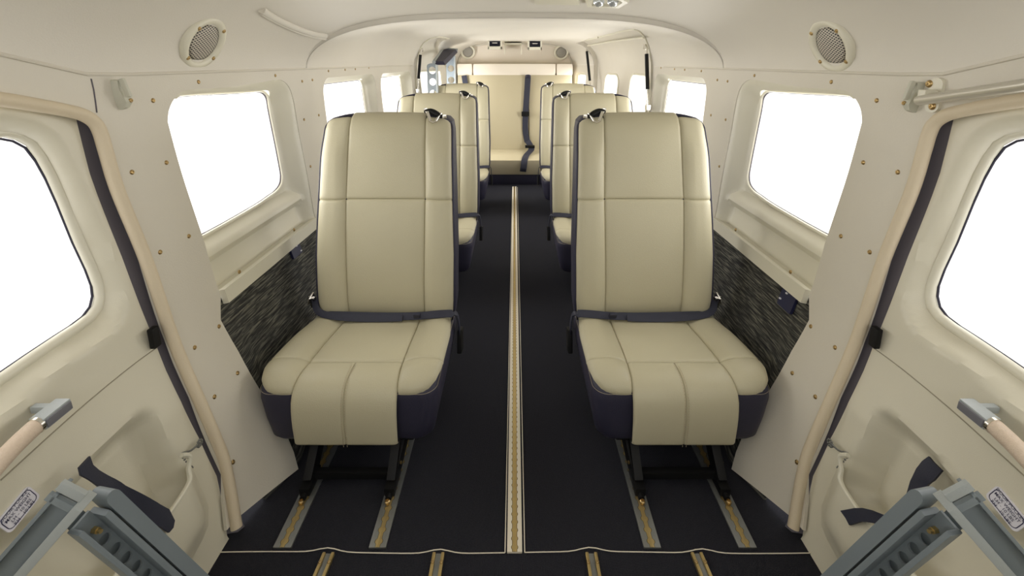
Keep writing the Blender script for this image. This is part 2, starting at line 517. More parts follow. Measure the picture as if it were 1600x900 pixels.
# arch hoop where the two headliners meet
def arc_profile(Y, o, n=40, lo=0.0):
    out = []
    for side in (-1, 1):
        L = []
        for k in range(n+1):
            s = zs(Y)+lo+(SMAX(Y)-zs(Y)-lo)*(1-(1-k/n)**1.6) if False else zs(Y)+(SMAX(Y)-zs(Y))*k/n
            L.append(surf(side, Y, s, o))
        out.append(L if side < 0 else L[::-1])
    return out[0]+out[1][1:]
rows = [arc_profile(1.7499, .012), arc_profile(1.7499, -.0005), arc_profile(1.7505, 0), arc_profile(1.7505, -.002), arc_profile(1.757, -.004), arc_profile(1.766, -.003), arc_profile(1.770, .001), arc_profile(1.770, .01)]
for r_ in rows[:2]:
    for p in r_: p.y = 1.744
bm = nb(); grid(bm, rows)
obj('trim_1', bm, CEIL, kind='structure', keep=True)
# moulding on the left of the headliner, running forward from the arch
mp = [(508,60),(490,57),(465,49),(440,38),(420,27),(408,19)]
for dpx, r, nm in ((0,.0065,'trim_2'),(-5,.010,'trim_3')):
    pts = [surf(-1, *hit(u, v+dpx), -.002) for u, v in mp]
    bm = nb(); tube(bm, catmull(pts, 6), r, seg=10)
    obj(nm, bm, CEIL, kind='structure')
# seam bead between wall and headliner
for side, nm in ((-1,'trim_4'),(1,'trim_5')):
    pts = [surf(side, y, zs(y), -.001) for y in [(-.35+i*.1) for i in range(0, 31 if side > 0 else 40)] if y < (2.55 if side > 0 else 3.5)]
    bm = nb(); tube(bm, pts, .0035, seg=8)
    obj(nm, bm, LINER, kind='structure')
# vertical thin seam by the cockpit door header (pillar cover edge)
for side, nm in ((-1,'trim_6'),(1,'trim_7')):
    pts = [surf(side, *hit(u, v), -.0005) for u, v in ((142,123),(146,140),(149,160),(151,176))]
    bm = nb(); tube(bm, pts, .0012, seg=6)
    obj(nm, bm, GREYSEAL, kind='structure')

# ---- floor
bm = nb()
fl = [(-.70,-.45),(.70,-.45),(.70,3.2),(.6,4.5),(-.6,4.5),(-.70,3.2)]
sheet(bm, fl, [], .3, lambda x, y, t: Vector((x, y, -t)), .02)
FLOOR = obj('floor', bm, CARPET, smooth=False, kind='structure', keep=True)
# carpet edging across the threshold (thin cream bound edge, slightly wavy)
def thr(a, b, nm):
    pts = []
    n = 40
    for i in range(n+1):
        x = a+(b-a)*i/n
        bumpw = sum(.006*math.exp(-((x-c)/.03)**2) for c in (-.41,-.165,.165,.41))
        pts.append(Vector((x, .777+bumpw+.002*math.sin(x*9), .003+bumpw*.6)))
    bm = nb(); tube(bm, pts, .0011, seg=6); obj(nm, bm, TRIMC, kind='structure')
thr(-.645, -.022, 'trim_8'); thr(.022, .645, 'trim_9')
# bound long edges beside the centre rail
for x, nm in ((-.0215,'trim_10'),(.0215,'trim_11')):
    bm = nb(); tube(bm, [Vector((x, .777, .003)), Vector((x, 2.2, .003)), Vector((x, 3.7, .003))], .0012, seg=6); obj(nm, bm, TRIMC, kind='structure')

# ---- window units
def inset(poly, k):
    cy = sum(p[0] for p in poly)/len(poly); cs = sum(p[1] for p in poly)/len(poly)
    return [(cy+(y-cy)*k, cs+(s-cs)*k) for y, s in poly]
def tube_loop(side, loop, off, r, name, m, parent, seg=8, n=0):
    pts = [surf(side, y, s, off) for y, s in loop]
    bm = nb(); tube(bm, pts, r, closed=True, seg=seg)
    return obj(name, bm, m, parent)
def flat_on(side, loop, off, name, m, parent, thick=.004, step=.05, **kw):
    bm = wall_sheet(side, loop, [], step, off, thick)
    return obj(name, bm, m, parent, **kw)
g1_in = hits([(262,215),(266,172),(285,152),(330,146),(370,143),(405,141),(413,146),(418,165),(428,215),(437,265),(438,282),(434,293),(424,303),(380,329),(340,352),(313,368)], .05)
ymin = 1.045
g1 = [(1.07,.965),(1.12,.972)]+[p for p in hits([(370,142.5),(390,141.5),(404,141),(411,144),(416,152),(419,170),(428,215),(437,262),(438.5,277),(436,289),(428,299),(418,306)], .05)]
zb = g1[-1][1]
g1 = [(max(y,1.0), s) for y, s in g1]+[(1.35, zb-.006),(1.12, zb-.008),(1.055, zb+.002),(1.03, zb+.03),(1.03,.93)]
g1 = catmull(g1, 3, closed=True)




wn = 0
H1TOP = [p for p in hole1 if p[1] > LEDGE_Z+.001 and p[0] > 1.065]+[(1.622,.40)]       # top and aft edge polyline
zsill = zb-.012
def off_w1(Y, s):
    d = dist_line((Y, s), H1TOP, closed=False)
    a = .05*sm(d/.085)**.8
    zc = zsill
    prof = interp(s, [(LEDGE_Z-.01,.006),(LEDGE_Z,.012),(LEDGE_Z+.006,.034),(zc-.068,.040),(zc-.058,.036),(zc-.050,.022),(zc-.040,.018),(zc-.028,.021),(zc-.012,.034),(zc,.05),(2,.05)])
    fr = .05*sm((Y-.98)/.04)
    return min(max(a, .002), prof)
for side in (-1, 1):
    wn += 1
    root = thing('window_%d' % wn, surf(side, 1.28, .5), None, None, kind='structure')
    surround_outer = hole1
    bm = wall_sheet(side, [(y, s-(.003 if s < .47 else 0)) for y, s in hole1], [g1], .011, off_w1, .004)
    obj('surround', bm, SHELL, root, label='deep cream moulded window surround with sill')
    tube_loop(side, g1, .046, .0065, 'window_frame', SHELL, root)
    tube_loop(side, inset(g1, .968), .048, .0022, 'gasket', GREYSEAL, root)
    flat_on(side, g1, .052, 'pane', GLASS, root, .003)
def window(side, hole, glass, label_d, d=.045):
    global wn
    wn += 1
    cy = sum(p[0] for p in hole)/len(hole)
    root = thing('window_%d' % wn, surf(side, cy, .5), None, None, kind='structure')
    def off(Y, s): return .002+(d-.002)*sm(dist_line((Y, s), hole)/label_d)**.8
    bm = wall_sheet(side, hole, [glass], .02, off, .004)
    obj('surround', bm, SHELL, root)
    tube_loop(side, glass, d-.002, .0055, 'window_frame', SHELL, root)
    tube_loop(side, inset(glass, .968), d, .002, 'gasket', GREYSEAL, root)
    flat_on(side, glass, d+.006, 'pane', GLASS, root, .003)
window(-1, hole2, glass2, .05); window(1, hole2, glass2, .05); window(-1, hole3, glass3, .05)
window(1, rrect(4.16, 4.40, .60, .955, .05), rrect(4.18, 4.375, .62, .94, .04), .02, .02)

# ---- rear doors, set back in their openings
DO = .035
def jamb(side, poly, parent):
    bm = nb(); poly = densify(poly, .04)
    rows = [[surf(side, y, s, o) for y, s in poly] for o in (0, .012, DO+.004)]
    grid(bm, rows, closed=True)
    return obj('door_jamb', bm, LINER, parent)
def gas_strut(a, b, parent, side):
    a = Vector(a); b = Vector(b); d = b-a
    bm = nb(); tube(bm, [a+d*.12, a+d*.70], .011, seg=12)
    o = obj('gas_strut', bm, BLACK, parent, label='black gas strut with silver rod')
    bm = nb(); tube(bm, [a+d*.68, b], .0055, seg=10); tube(bm, [a+d*.0, a+d*.13], .006, seg=8)
    box(bm, a, (.03,.03,.03), None, .004); box(bm, b, (.03,.03,.03), None, .004)
    obj('strut_rod', bm, CHROME, o)
d3 = thing('door_3', surf(1, 3.3, .45), None, None, kind='structure')
cg3 = rrect(2.80, 3.22, .50, .968, .07); cg4 = rrect(3.50, 3.82, .50, .955, .07)
bm = wall_sheet(1, [(y, s) for y, s in cargo], [cg3, cg4], .04, DO, .01)
obj('door_panel', bm, LINER, d3)
jamb(1, cargo, d3)
for g in (cg3, cg4):
    tube_loop(1, g, DO, .009, 'window_frame', SHELL, d3)
    flat_on(1, g, DO+.006, 'pane', GLASS, d3, .003)
pa, pb = surf(1, *hit(1010,72), .0), surf(1, *hit(1011,185), .0)
def unp(u, v, X): return at(u, v, X=X)
gas_strut(unp(1010,73,.765), unp(1012.5,168,.775), d3, 1)
gas_strut(unp(916,71,.625), unp(924,150,.66), d3, 1)
# header rail over the cargo door
bm = nb(); tube(bm, [unp(1006,58.5,.69), unp(960,64,.68), unp(918,71.5,.63)], .006, seg=8); obj('header_rail', bm, SHELL, d3)
bm = nb(); box(bm, unp(930,57.5,.62), (.03,.12,.015), None, .003); box(bm, unp(934,57,.60), (.015,.05,.03), None, .003); obj('latch_block', bm, SHELL, d3)
for loop, side, nm in ((cargo, 1, 'trim_15'), (air, -1, 'trim_16')):
    bm = nb(); tube(bm, [surf(side, y, s_, -.002) for y, s_ in catmull(loop[1:-3 if side > 0 else -2], 5)], .006, seg=8)
    obj(nm, bm, SHELL, kind='structure')
d4 = thing('door_4', surf(-1, 3.9, .45), None, None, kind='structure')
ag = rrect(3.70, 4.16, .45, .975, .03)
bm = wall_sheet(-1, air, [ag], .04, DO, .01)
obj('door_panel', bm, LINER, d4); jamb(-1, air, d4)
tube_loop(-1, ag, DO, .009, 'window_frame', SHELL, d4)
flat_on(-1, ag, DO+.006, 'pane', GLASS, d4, .003)
gas_strut(unp(657.5,78,-.72), unp(652.5,142,-.75), d4, -1)
# ---- folded airstair standing in the left rear doorway
st = thing('airstair', (-.62,3.8,.0), 'grey-blue folded airstair with round-holed side rails in the left rear doorway', 'stairs')
def holed_plate(P, L, Wd, N, l0, l1, w0, w1, holes, th, round_top=0):
    """flat plate in the plane (L, Wd) through P with round holes [(l, w, r)]"""
    bm = nb()
    if round_top: out = [(l0,w0),(l1-round_top,w0)]+[(l1-round_top+round_top*math.sin(a), (w0+w1)/2-(w1-w0)/2*math.cos(a)) for a in [PI*k/10 for k in range(1,10)]]+[(l1-round_top,w1),(l0,w1)]
    else: out = [(l0,w0),(l1,w0),(l1,w1),(l0,w1)]
    hl = [[(l+r*math.cos(2*PI*k/20), w+r*math.sin(2*PI*k/20)) for k in range(20)] for l, w, r in holes]
    sheet(bm, out, hl, .04, lambda a, b, t: P+L*a+Wd*b+N*(t-th/2), th)
    return bm
for (u0, u1, vt, X, nm) in ((667,683,99,-.665,'near'),(697,711,85,-.60,'far')):
    pa = at(u0, vt, X=X); pb = at(u1, vt, Y=pa.y); w = (pb.x-pa.x)
    zt = pa.z
    hol = []
    sc = pa.y/.98/F*1.0
    t = (pa.y)/ray(u0, 112).y
    for vv in ((110,128,146) if nm == 'near' else (107,125,143)):
        zc = at((u0+u1)/2, vv, Y=pa.y).z; hol.append((zc, w/2, w*.36))
    bm = holed_plate(Vector((pa.x, pa.y, 0)), Vector((0,0,1)), Vector((1,0,0)), Vector((0,1,0)), .012, zt, 0, w, hol, .02, round_top=.02)
    obj('side_rail', bm, LADM, st)
    bm = nb(); box(bm, (pa.x+w, pa.y-.02, zt/2), (.012,.05,zt-.02), None, .003); obj('rail_flange', bm, LADL, st)
c = [at(681,101,X=-.62), at(694,101,X=-.58), at(715,82,X=-.60), at(695,80,X=-.665)]
a0 = at(680,101.5,Y=3.55); a1 = at(696,101.5,Y=3.55); b0 = at(694,80.5,Y=4.1); b1 = at(715,82,Y=4.1)
bm = nb()
lo = [bm.verts.new(p) for p in (a0,a1,b1,b0)]; hi = [bm.verts.new(p+Vector((-.015,0,.028))) for p in (a0,a1,b1,b0)]
bm.faces.new(lo); bm.faces.new(hi[::-1])
for i in range(4): bm.faces.new((lo[i],lo[(i+1)%4],hi[(i+1)%4],hi[i]))
obj('step', bm, NAVY, st, smooth=False)
bm = nb()
tube(bm, [a0+Vector((-.008,-.01,.02)), b0+Vector((-.008,0,.02))], .014, seg=8); tube(bm, [b0+Vector((0,.0,.02)), b1+Vector((0,0,.02))], .014, seg=8)
obj('step_frame', bm, LADL, st)
bm = nb(); tube(bm, [at(692,70,Y=4.1), at(689,78,Y=4.1)], .008); obj('hanger', bm, BRASS, st)

# ---- back bulkhead
bm = nb()
prof = [surf(-1, 4.5, SMAX(4.5)*k/40, .004) for k in range(41)]+[surf(1, 4.5, SMAX(4.5)*(40-k)/40, .004) for k in range(41)]
poly = [(p.x, p.z) for p in prof]
dd = []
for p in poly:
    if not dd or math.hypot(p[0]-dd[-1][0], p[1]-dd[-1][1]) > 1e-4: dd.append(p)
sheet(bm, dd, [], .15, lambda x, z, t: Vector((x, 4.495+t, z)), .02)
BULK = obj('wall_back', bm, BENCHW, kind='structure', keep=True)
bm = nb()
edge = [Vector((p[0]*.985, 4.49, p[1]-.008)) for p in dd if p[1] > .55]
tube(bm, edge, .008, seg=6); obj('trim_12', bm, LINER, kind='structure')

# =================================================================== COCKPIT DOORS
frame_out = hits([(0,205),(25,210),(45,221),(62,243),(78,272),(95,310),(120,372),(140,415),(150,442),(152,460),(148,477),(136,493),(115,509),(90,525),(45,555),(0,586)], .05)
band = hits([(0,180),(30,183),(60,190),(85,204),(105,228),(125,268),(150,322),(175,378),(192,418),(200,448),(200,475),(192,500),(175,522),(145,545),(110,565),(60,604),(0,655)], .012)
def close_fwd(loop, y_end, r=.09):
    """continue the loop, seen only in part, to a rounded forward end outside the picture"""
    (ya, sa), (yb, sb) = loop[0], loop[-1]
    out = list(loop)
    sl = .10
    fwd = [(y_end+r, sb-sl*(yb-y_end-r)*.2)]
    out += [(y_end+r, sb+.0), (y_end+r*.3, sb+r*.3), (y_end, sb+r)]
    out += [(y_end, sa-r+.02), (y_end+r*.3, sa-r*.3+.02), (y_end+r, sa+.02)]
    return out
frame_out = close_fwd(frame_out, .22); band = close_fwd(band, .12, .14)

dr_edge = hits([(354,835),(350,800),(338,742),(310,682),(285,632),(240,527),(190,400),(140,270),(119,186),(105,179),(60,169),(0,160)], .012)
door_outer = [(dr_edge[0][0], .004)]+[p for p in dr_edge if p[1] > .01]+[(-.3, dr_edge[-1][1]+.02),(-.3,.004)]
POCK = hits([(120,740),(145,705),(170,680),(195,656),(215,641),(230,633),(240,636),(248,646),(265,680),(283,713),(296,745),(292,790),(255,850),(205,905),(120,950),(0,1010),(-120,1000),(-120,900),(-30,830),(60,790)], .012)
PLATE_LIP = hits([(284,714),(297,716),(298,735),(297,757),(268,802),(225,855),(175,912),(130,960),(60,1010)], -.02)
PLATE_OUT = hits([(120,1100),(215,1040),(262,960),(296,890),(322,842),(331,820),(331,790),(319,758),(306,730)], .0)
plate = PLATE_LIP+PLATE_OUT

def flat_slab(side, loop, off, thick, step=.03): return wall_sheet(side, loop, [], step, off, thick)
def door_off(Y, s):
    o = .012
    if s > .42 and pip((Y, s), band):
        dd_ = dist_line((Y, s), band); o = .012+.046*(sm(dd_/.026)*.35+.65*sm(dd_/.06))
    elif s < .45 and pip((Y, s), POCK):
        o = .012+.050*sm(dist_line((Y, s), POCK)/.040)
    return o
seamline = hits([(245,541),(200,574),(120,640),(0,748)], .012)
LINE_S = seamline
def add_text(side, lines, Y, s, size, ang, off, parent, name='lettering', m=INK, gap=1.25):
    bm = nb()
    for i, t in enumerate(lines):
        cu = bpy.data.curves.new('t', 'FONT'); cu.body = t; cu.size = size; cu.align_x = 'CENTER'; cu.align_y = 'CENTER'; cu.offset = size*.006; cu.resolution_u = 2
        o = bpy.data.objects.new('t', cu); COL.objects.link(o)
        me = bpy.data.meshes.new_from_object(o.evaluated_get(bpy.context.evaluated_depsgraph_get()))
        for v in me.vertices:
            x = v.co.x; y = v.co.y+((len(lines)-1)/2-i)*size*gap
            xr = x*math.cos(ang)-y*math.sin(ang); yr = x*math.sin(ang)+y*math.cos(ang)
            v.co = surf(side, Y+(xr if side < 0 else -xr), s+yr, off)
        bm.from_mesh(me); bpy.data.objects.remove(o); bpy.data.curves.remove(cu); bpy.data.meshes.remove(me)
    return obj(name, bm, m, parent, smooth=False)
for side in (-1, 1):
    nm = SIDES[side]
    D = thing('door_%d' % (1 if side < 0 else 2), surf(side, .5, 0), None, None, kind='structure')
    bm = wall_sheet(side, door_outer, [frame_out], .0095, door_off, .012)
    obj('door_panel', bm, DOORM, D)
    tube_loop(side, frame_out, .046, .0095, 'window_frame', SHELL, D, 10)
    tube_loop(side, inset(frame_out, .955), .052, .0022, 'gasket', NAVY, D)
    flat_on(side, frame_out, .056, 'pane', GLASS, D, .003)
    # thin joint line across the door
    bm = nb(); tube(bm, catmull([surf(side, y, s, .0115) for y, s in seamline], 5), .0011, seg=6); obj('panel_joint', bm, JOINTM, D)
    # rubber gap strip beside the door and round welt
    bm = nb()
    ge = hits([(370,828),(361,770),(351,722),(339,690),(312,628),(272,535),(229,410),(184,300),(164,235),(156,206),(142,182),(124,172),(95,164),(60,156)], .011)
    gi = hits([(346,832),(346,770),(334,735),(309,682),(282,628),(238,527),(186,400),(143,290),(126,240),(115,208),(104,186),(96,184),(75,178),(50,172)], .016)
    rows = []
    A = catmull([surf(side, y, s, .0115) for y, s in ge], 5); B = catmull([surf(side, y, s, .018) for y, s in gi], 5)
    A2 = [p+Vector((side*.03,0,0)) for p in A]; B2 = [p+Vector((side*.03,0,0)) for p in B]
    grid(bm, list(zip(*[A, B, B2, A2, A])))
    obj('rubber_strip', bm, GREYSEAL, D, label='dark grey rubber strip along the aft edge')
    # latch
    y, s = hit(241,527,.0); p, n = wall_frame(side, y, s)
    bm = nb(); box(bm, p, (.012,.018,.045), None, .003); obj('striker', bm, BLACK, D)
    # pocket front
    def plate_off(Y, s):
        d = dist_line((Y, s), PLATE_OUT, closed=False)
        return .008-.030*sm(d/.05)
    bm = wall_sheet(side, plate, [], .014, plate_off, .006)
    pk = obj('door_pocket', bm, DOORM, D)
    bm = nb(); tube(bm, catmull([surf(side, y, s, plate_off(y, s)+.002) for y, s in PLATE_LIP], 5), .0048, seg=8); obj('pocket_rim', bm, SHELL, pk)
    # placard
    yc, sc_ = hit(27,793,.012)
    if side > 0: yc, sc_ = hit(1575,792,.012)
    e1 = hit(3,812,.012); e2 = hit(40,768,.012)
    ang = math.atan2(e2[1]-e1[1], e2[0]-e1[0])
    hw, hh = .0255, .0138
    def rot(L, a=ang): return [(yc+(x*math.cos(a)-y_*math.sin(a)), sc_+(x*math.sin(a)+y_*math.cos(a))) for x, y_ in L]
    ring = rrect(-hw, hw, -hh, hh, .006)
    pl = flat_on(side, rot(ring), .010, 'placard', PLAC, D, .002, label='white placard reading DOOR POCKET MAX WEIGHT')
    tube_loop(side, rot(rrect(-hw+.003, hw-.003, -hh+.003, hh-.003, .006)), .0098, .0006, 'border', INK, pl, 6)
    add_text(side, ['DOOR POCKET', 'MAX WEIGHT', 'LH - 10 LBS', 'RH - 10 LBS'], yc, sc_, .0064, ang if side < 0 else -ang, .0088, pl, gap=.98)
    # grab handle
    off_h = -.03
    h0 = hit(78,646,off_h); 
    ends = [(102,628),(80,645),(55,666)]
    P = [at(u, v, X=-.735) for u, v in ((101,630),(58,664),(20,700),(-20,745),(-60,800))]
    if side > 0: P = [Vector((-p.x, p.y, p.z)) for p in P]
    bm = nb(); tube(bm, catmull([P[1]]+P[2:], 6), .0125, seg=14); Hn = obj('grab_handle', bm, BRIGHTM, D, label='leather-wrapped grab handle with grey end cap')
    d = (P[1]-P[0]).normalized()
    R = frame_of(P[0]-P[1], Vector((side,0,0)))
    bm = nb(); box(bm, (P[0]+P[1])/2, (.020,.024,(P[0]-P[1]).length), R, .003)
    obj('end_cap', bm, LADL, Hn)
    inn = -R.col[1] if (R.col[1]).dot(Vector((side,0,0))) > 0 else R.col[1]
    bm = nb(); box(bm, (P[0]+P[1])/2+inn*.0115, (.014,.006,(P[0]-P[1]).length*.9), R, .001); obj('cap_inset', bm, GRIPDARK, Hn)
    bm = nb(); tube(bm, [P[1]+d*-.001, P[1]+d*.004], .0135, seg=14); obj('collar', bm, CHROME, Hn)
    q = P[0]*.75+P[1]*.25
    bm = nb(); bar(bm, q, q+Vector((side*.04,0,0)), .010, .012); obj('mount', bm, LADL, Hn)
    # bead chain
    ca = surf(side, *hit(312,693,-.004), -.004); cb_ = surf(side, *hit(284,712,-.012), -.012); cc = surf(side, *hit(293,729,.02), .01)
    bm = nb()
    path = catmull([ca, (ca+cb_)/2+Vector((0,0,-.004)), cb_, cc], 8)
    for i, p in enumerate(path):
        bmesh.ops.create_icosphere(bm, subdivisions=1, radius=.0024, matrix=Matrix.Translation(p))
    for k in range(9):
        a = 2*PI*k/9; bmesh.ops.create_icosphere(bm, subdivisions=1, radius=.003, matrix=Matrix.Translation(ca+Vector((0,.007*math.cos(a),.007*math.sin(a)))))
    obj('bead_chain', bm, STEEL, D, label='small steel bead chain at the pocket corner')
    # door opening welt
    px = [(366,826),(357,770),(347,722),(335,690),(308,628),(268,535),(225,410),(180,300),(160,235),(152,208),(143,192),(125,180),(95,172),(50,164),(0,156),(-60,150)]
    hp = hits(px)
    pts = catmull([surf(side, y, s, -.006) for y, s in hp]+[surf(side, yy, hp[-1][1], -.006) for yy in (.55,.4,.2,0,-.3) if yy < hp[-1][0]-.05], 6)
    bm = nb(); tube(bm, pts, .0118, seg=14)
    obj('trim_%d' % (13 if side < 0 else 14), bm, SEALM, kind='structure')
# straps in the pockets: left long, right in two pieces
def strap(side, px, off, name, label):
    if side > 0: pass
    loop = hits(px, off)
    bm = wall_sheet(side, loop, [], .01, lambda Y, s: off+.004*math.sin(Y*90), .004)
    cy = sum(p[0] for p in loop)/len(loop); cs = sum(p[1] for p in loop)/len(loop)
    t = thing('strap', surf(side, cy, cs, off), label, 'strap', 'door pocket straps')
    obj('webbing', bm, BELT, t)
    return t
strap(-1, [(124,738),(145,719),(149,733),(160,741),(205,765),(250,793),(268,800),(277,818),(272,830),(264,838),(240,822),(180,785),(140,757),(127,750)], -.03, 'strap', 'long navy webbing strap running diagonally across the left door pocket')
t = strap(1, [(1456,707),(1474,728),(1462,743),(1444,764),(1436,772),(1418,772),(1424,748),(1434,728),(1445,714)], .03, 'strap', 'short navy webbing strap hanging from the top of the right door pocket')
strap(1, [(1311,803),(1330,798),(1345,798),(1362,802),(1385,812),(1385,828),(1362,822),(1345,820),(1322,825)], -.03, 'strap', 'navy webbing strap end lying over the lip of the right door pocket')

# ---- cockpit ladders: inverted V of painted channel, one beside each cockpit door
def ladder(side, label):
    def M(p): return Vector((p[0]*-side, p[1], p[2]))
    apex = M(at(172,768,X=-.58)); foot_px = at(318,905,X=-.535)
    L = (M(foot_px)-apex); L.normalize()
    ft = apex+L*((apex.z-.0)/-L.z)
    length = (ft-apex).length
    T = thing('folding_ladder', (ft.x, ft.y, 0), label, 'ladder', 'cockpit boarding ladders')
    # width direction: towards the camera and down in the picture
    wd = Vector((side*.25,-1,0)); wd = (wd-L*wd.dot(L)).normalized(); N = L.cross(wd).normalized()
    if N.x*side > 0: N = -N           # N points inboard
    wd = wd*.82
    R = Matrix((L, wd, N)).transposed()
    def B(name, l0, l1, w0, w1, n0, n1, m, bev=.003, par=T):
        bm = nb(); box(bm, apex+R@Vector(((l0+l1)/2,(w0+w1)/2,(n0+n1)/2)), (l1-l0,w1-w0,n1-n0), R, bev); return obj(name, bm, m, par)
    # rounded outer rail
    bm = holed_plate(apex, -L, wd, N, -length, .012, -.004, .017, [], .032, round_top=.012)
    obj('outer_rail', bm, LADM, T)
    B('rail', .008, length*.93, .020, .030, -.016, .016, LADM)
    holes = [(.055+.028*k, .043, .0088) for k in range(5)]
    bm = holed_plate(apex-N*.008, L, wd, N, .0, length*.93, .030, .056, holes, .004)
    obj('web', bm, LADM, T, label='grey web plate with a row of round holes')
    B('channel_back', .0, length*.93, .030, .056, -.024, -.020, LADM)
    B('flange', .0, length*.93, .055, .063, -.012, .012, LADM)
    bm = nb(); p = apex+L*.028+wd*.043; tube(bm, [p-N*.012, p+N*.002], .0045, seg=6); tube(bm, [p+N*.001, p+N*.008], .0028, seg=8); obj('bolt', bm, GOLD, T)
    # second section leaning to the door
    a2 = M(at(141,777,X=-.55)); e = M(at(34,900,X=-.63)); L2 = (e-a2).normalized(); len2 = (e-a2).length*1.35
    n2 = Vector((side*.8,-.1,.5)); n2 = (n2-L2*n2.dot(L2)).normalized(); v2 = L2.cross(n2).normalized()
    if v2.y > 0: v2 = -v2
    R2 = Matrix((L2, n2, v2)).transposed()
    def B2(name, l0, l1, n0, n1, v0, v1, m, bev=.001):
        bm = nb(); box(bm, a2+R2@Vector(((l0+l1)/2,(n0+n1)/2,(v0+v1)/2)), (l1-l0,n1-n0,v1-v0), R2, bev); return obj(name, bm, m, T)
    B2('arm_face', .022, len2, -.004, .008, -.030, .0, LADL)
    B2('arm_channel', .026, len2, .007, .034, -.030, -.022, LADM)
    B2('arm_lip', .02, len2, .032, .037, -.030, -.004, LADM)
    B2('hinge_bracket', .006, .018, .006, .040, -.012, -.005, LADL); B2('hinge_bracket', .024, .034, .008, .042, -.010, -.004, LADM)
    return T
ladder(-1, 'grey-blue folded boarding ladder beside the left cockpit door'); ladder(1, 'grey-blue folded boarding ladder beside the right cockpit door')

# =================================================================== FLOOR TRACKS
def track(name, a, b, w, label, wbase=.009, gold=GOLD, cover=STEEL, pitch=.0254, lobe=.0078, studs=False, group='floor seat tracks'):
    a = Vector(a); b = Vector(b); d = (b-a); Ln = d.length; d.normalize(); x = Vector((d.y,-d.x,0))
    T = thing(name, (a+b)/2, label, 'track', group)
    bm = nb(); bar(bm, a+Vector((0,0,.0025)), b+Vector((0,0,.0025)), w, .005, bev=.001)
    obj('rail_cover', bm, cover, T)
    # slot with scalloped edge, a lower gold channel
    bm = nb(); n = int(Ln/pitch*8); rows = []
    for i in range(n+1):
        y = i*pitch/8; ph = (y/pitch) % 1
        hw = max(wbase/2, math.sqrt(max(lobe**2-((ph-.5)*pitch)**2, 0)))
        p = a+d*min(y, Ln)
        rows.append([p-x*hw+Vector((0,0,.0054)), p+Vector((0,0,.0062)), p+x*hw+Vector((0,0,.0054))])
    grid(bm, rows); grid(bm, [[q-Vector((0,0,.001)) for q in r] for r in rows])
    obj('slot_channel', bm, gold, T, smooth=False)
    bm = nb(); grid(bm, [[q0+(q0-r[1])*.22-Vector((0,0,.0001)) for q0 in r] for r in rows])
    for v in bm.verts: v.co.z = .00525
    obj('slot_edge', bm, SLOTM, T, smooth=False)
    if studs:
        bm = nb(); k = 0; y = pitch*1.0
        while y < min(Ln, 1.5):
            c = a+d*y
            for s_ in (-1, 1):
                box(bm, c+x*s_*(wbase*.5+.001)+Vector((0,0,.0058)), (.0022,.005,.0012), frame_of(Vector((0,0,1)), d).to_3x3() if False else None, 0)
            y += pitch
        obj('slot_notches', bm, HOLEM, T, smooth=False)
    return T
track('floor_track', (-.0005,.777,0), (-.004,3.715,0), .033, 'long cream perforated centre rail down the aisle', cover=TRIMC, wbase=.0095, pitch=.0185, lobe=.0065)
for sx, nm in ((-1,'left'),(1,'right')):
    track('floor_track', (sx*.513,.786,0), (sx*.523,3.70,0), .040, 'steel and gold seat track outboard under the %s seats' % nm)
    track('floor_track', (sx*.303,.786,0), (sx*.316,3.70,0), .038, 'steel and gold seat track inboard under the %s seats' % nm)
def ftrack(x0, x1, label):
    T = thing('floor_track', (x0,.6,0), label, 'track', 'cockpit floor tracks')
    a = Vector((x0,.775,.004)); b = Vector((x1,.1,.004))
    bm = nb()
    for s_ in (-1,1):
        o = Vector((s_*.0095,0,0)); bar(bm, a+o, b+o, .007, .008)
    obj('rail', bm, GOLD, T)
    bm = nb(); bar(bm, a-Vector((0,0,.002)), b-Vector((0,0,.002)), .013, .004); obj('slot', bm, STEEL, T)
    for s_ in (-1,1):
        p = a+(b-a)*.03+Vector((s_*.0095,0,.004)); screw(p, Vector((0,0,1)), T, .7)
        p = a+(b-a)*.09+Vector((s_*.0095,0,.004)); screw(p, Vector((0,0,1)), T, .7)
for x0, x1, l in ((-.405,-.43,'outer cockpit seat track at the lower left'),(-.166,-.172,'inner cockpit seat track left of the centre rail'),(.166,.172,'inner cockpit seat track right of the centre rail'),(.395,.43,'outer cockpit seat track at the lower right')):
    ftrack(x0, x1, 'brass-edged '+l)

# =================================================================== SEATS
def arclen(pts):
    L = [0]
    for a, b in zip(pts, pts[1:]): L.append(L[-1]+math.hypot(b[0]-a[0], b[1]-a[1]))
    return L
class Prof:
    def __init__(s, pts, n=10):
        s.p = catmull([tuple(p) for p in pts], n); s.L = arclen(s.p); s.len = s.L[-1]
    def at(s, w):
        w = min(max(w, 0), s.len)
        y = interp(w, list(zip(s.L, [p[0] for p in s.p]))); z = interp(w, list(zip(s.L, [p[1] for p in s.p]))); return y, z
    def frame(s, w):
        e = .006; a = s.at(w-e); b = s.at(w+e); dy, dz = b[0]-a[0], b[1]-a[1]; L = math.hypot(dy, dz) or 1
        return s.at(w), (dy/L, dz/L)
    def w_of(s, z=None, y=None):
        best = min(range(len(s.p)), key=lambda i: abs(s.p[i][1]-z) if z is not None else abs(s.p[i][0]-y)); return s.L[best]
def nodes(n, r, L):
    k = [0,.12,.35,.65,1.0]
    e = [r*q for q in k]
    mid = [r+(L-2*r)*i/n for i in range(1, n)]
    return e+mid+[L-q for q in reversed(e)]
def qd(d, r): 
    if r <= 0: return 1
    t = min(max(d/r, 0), 1); return math.sqrt(1-(1-t)**2)
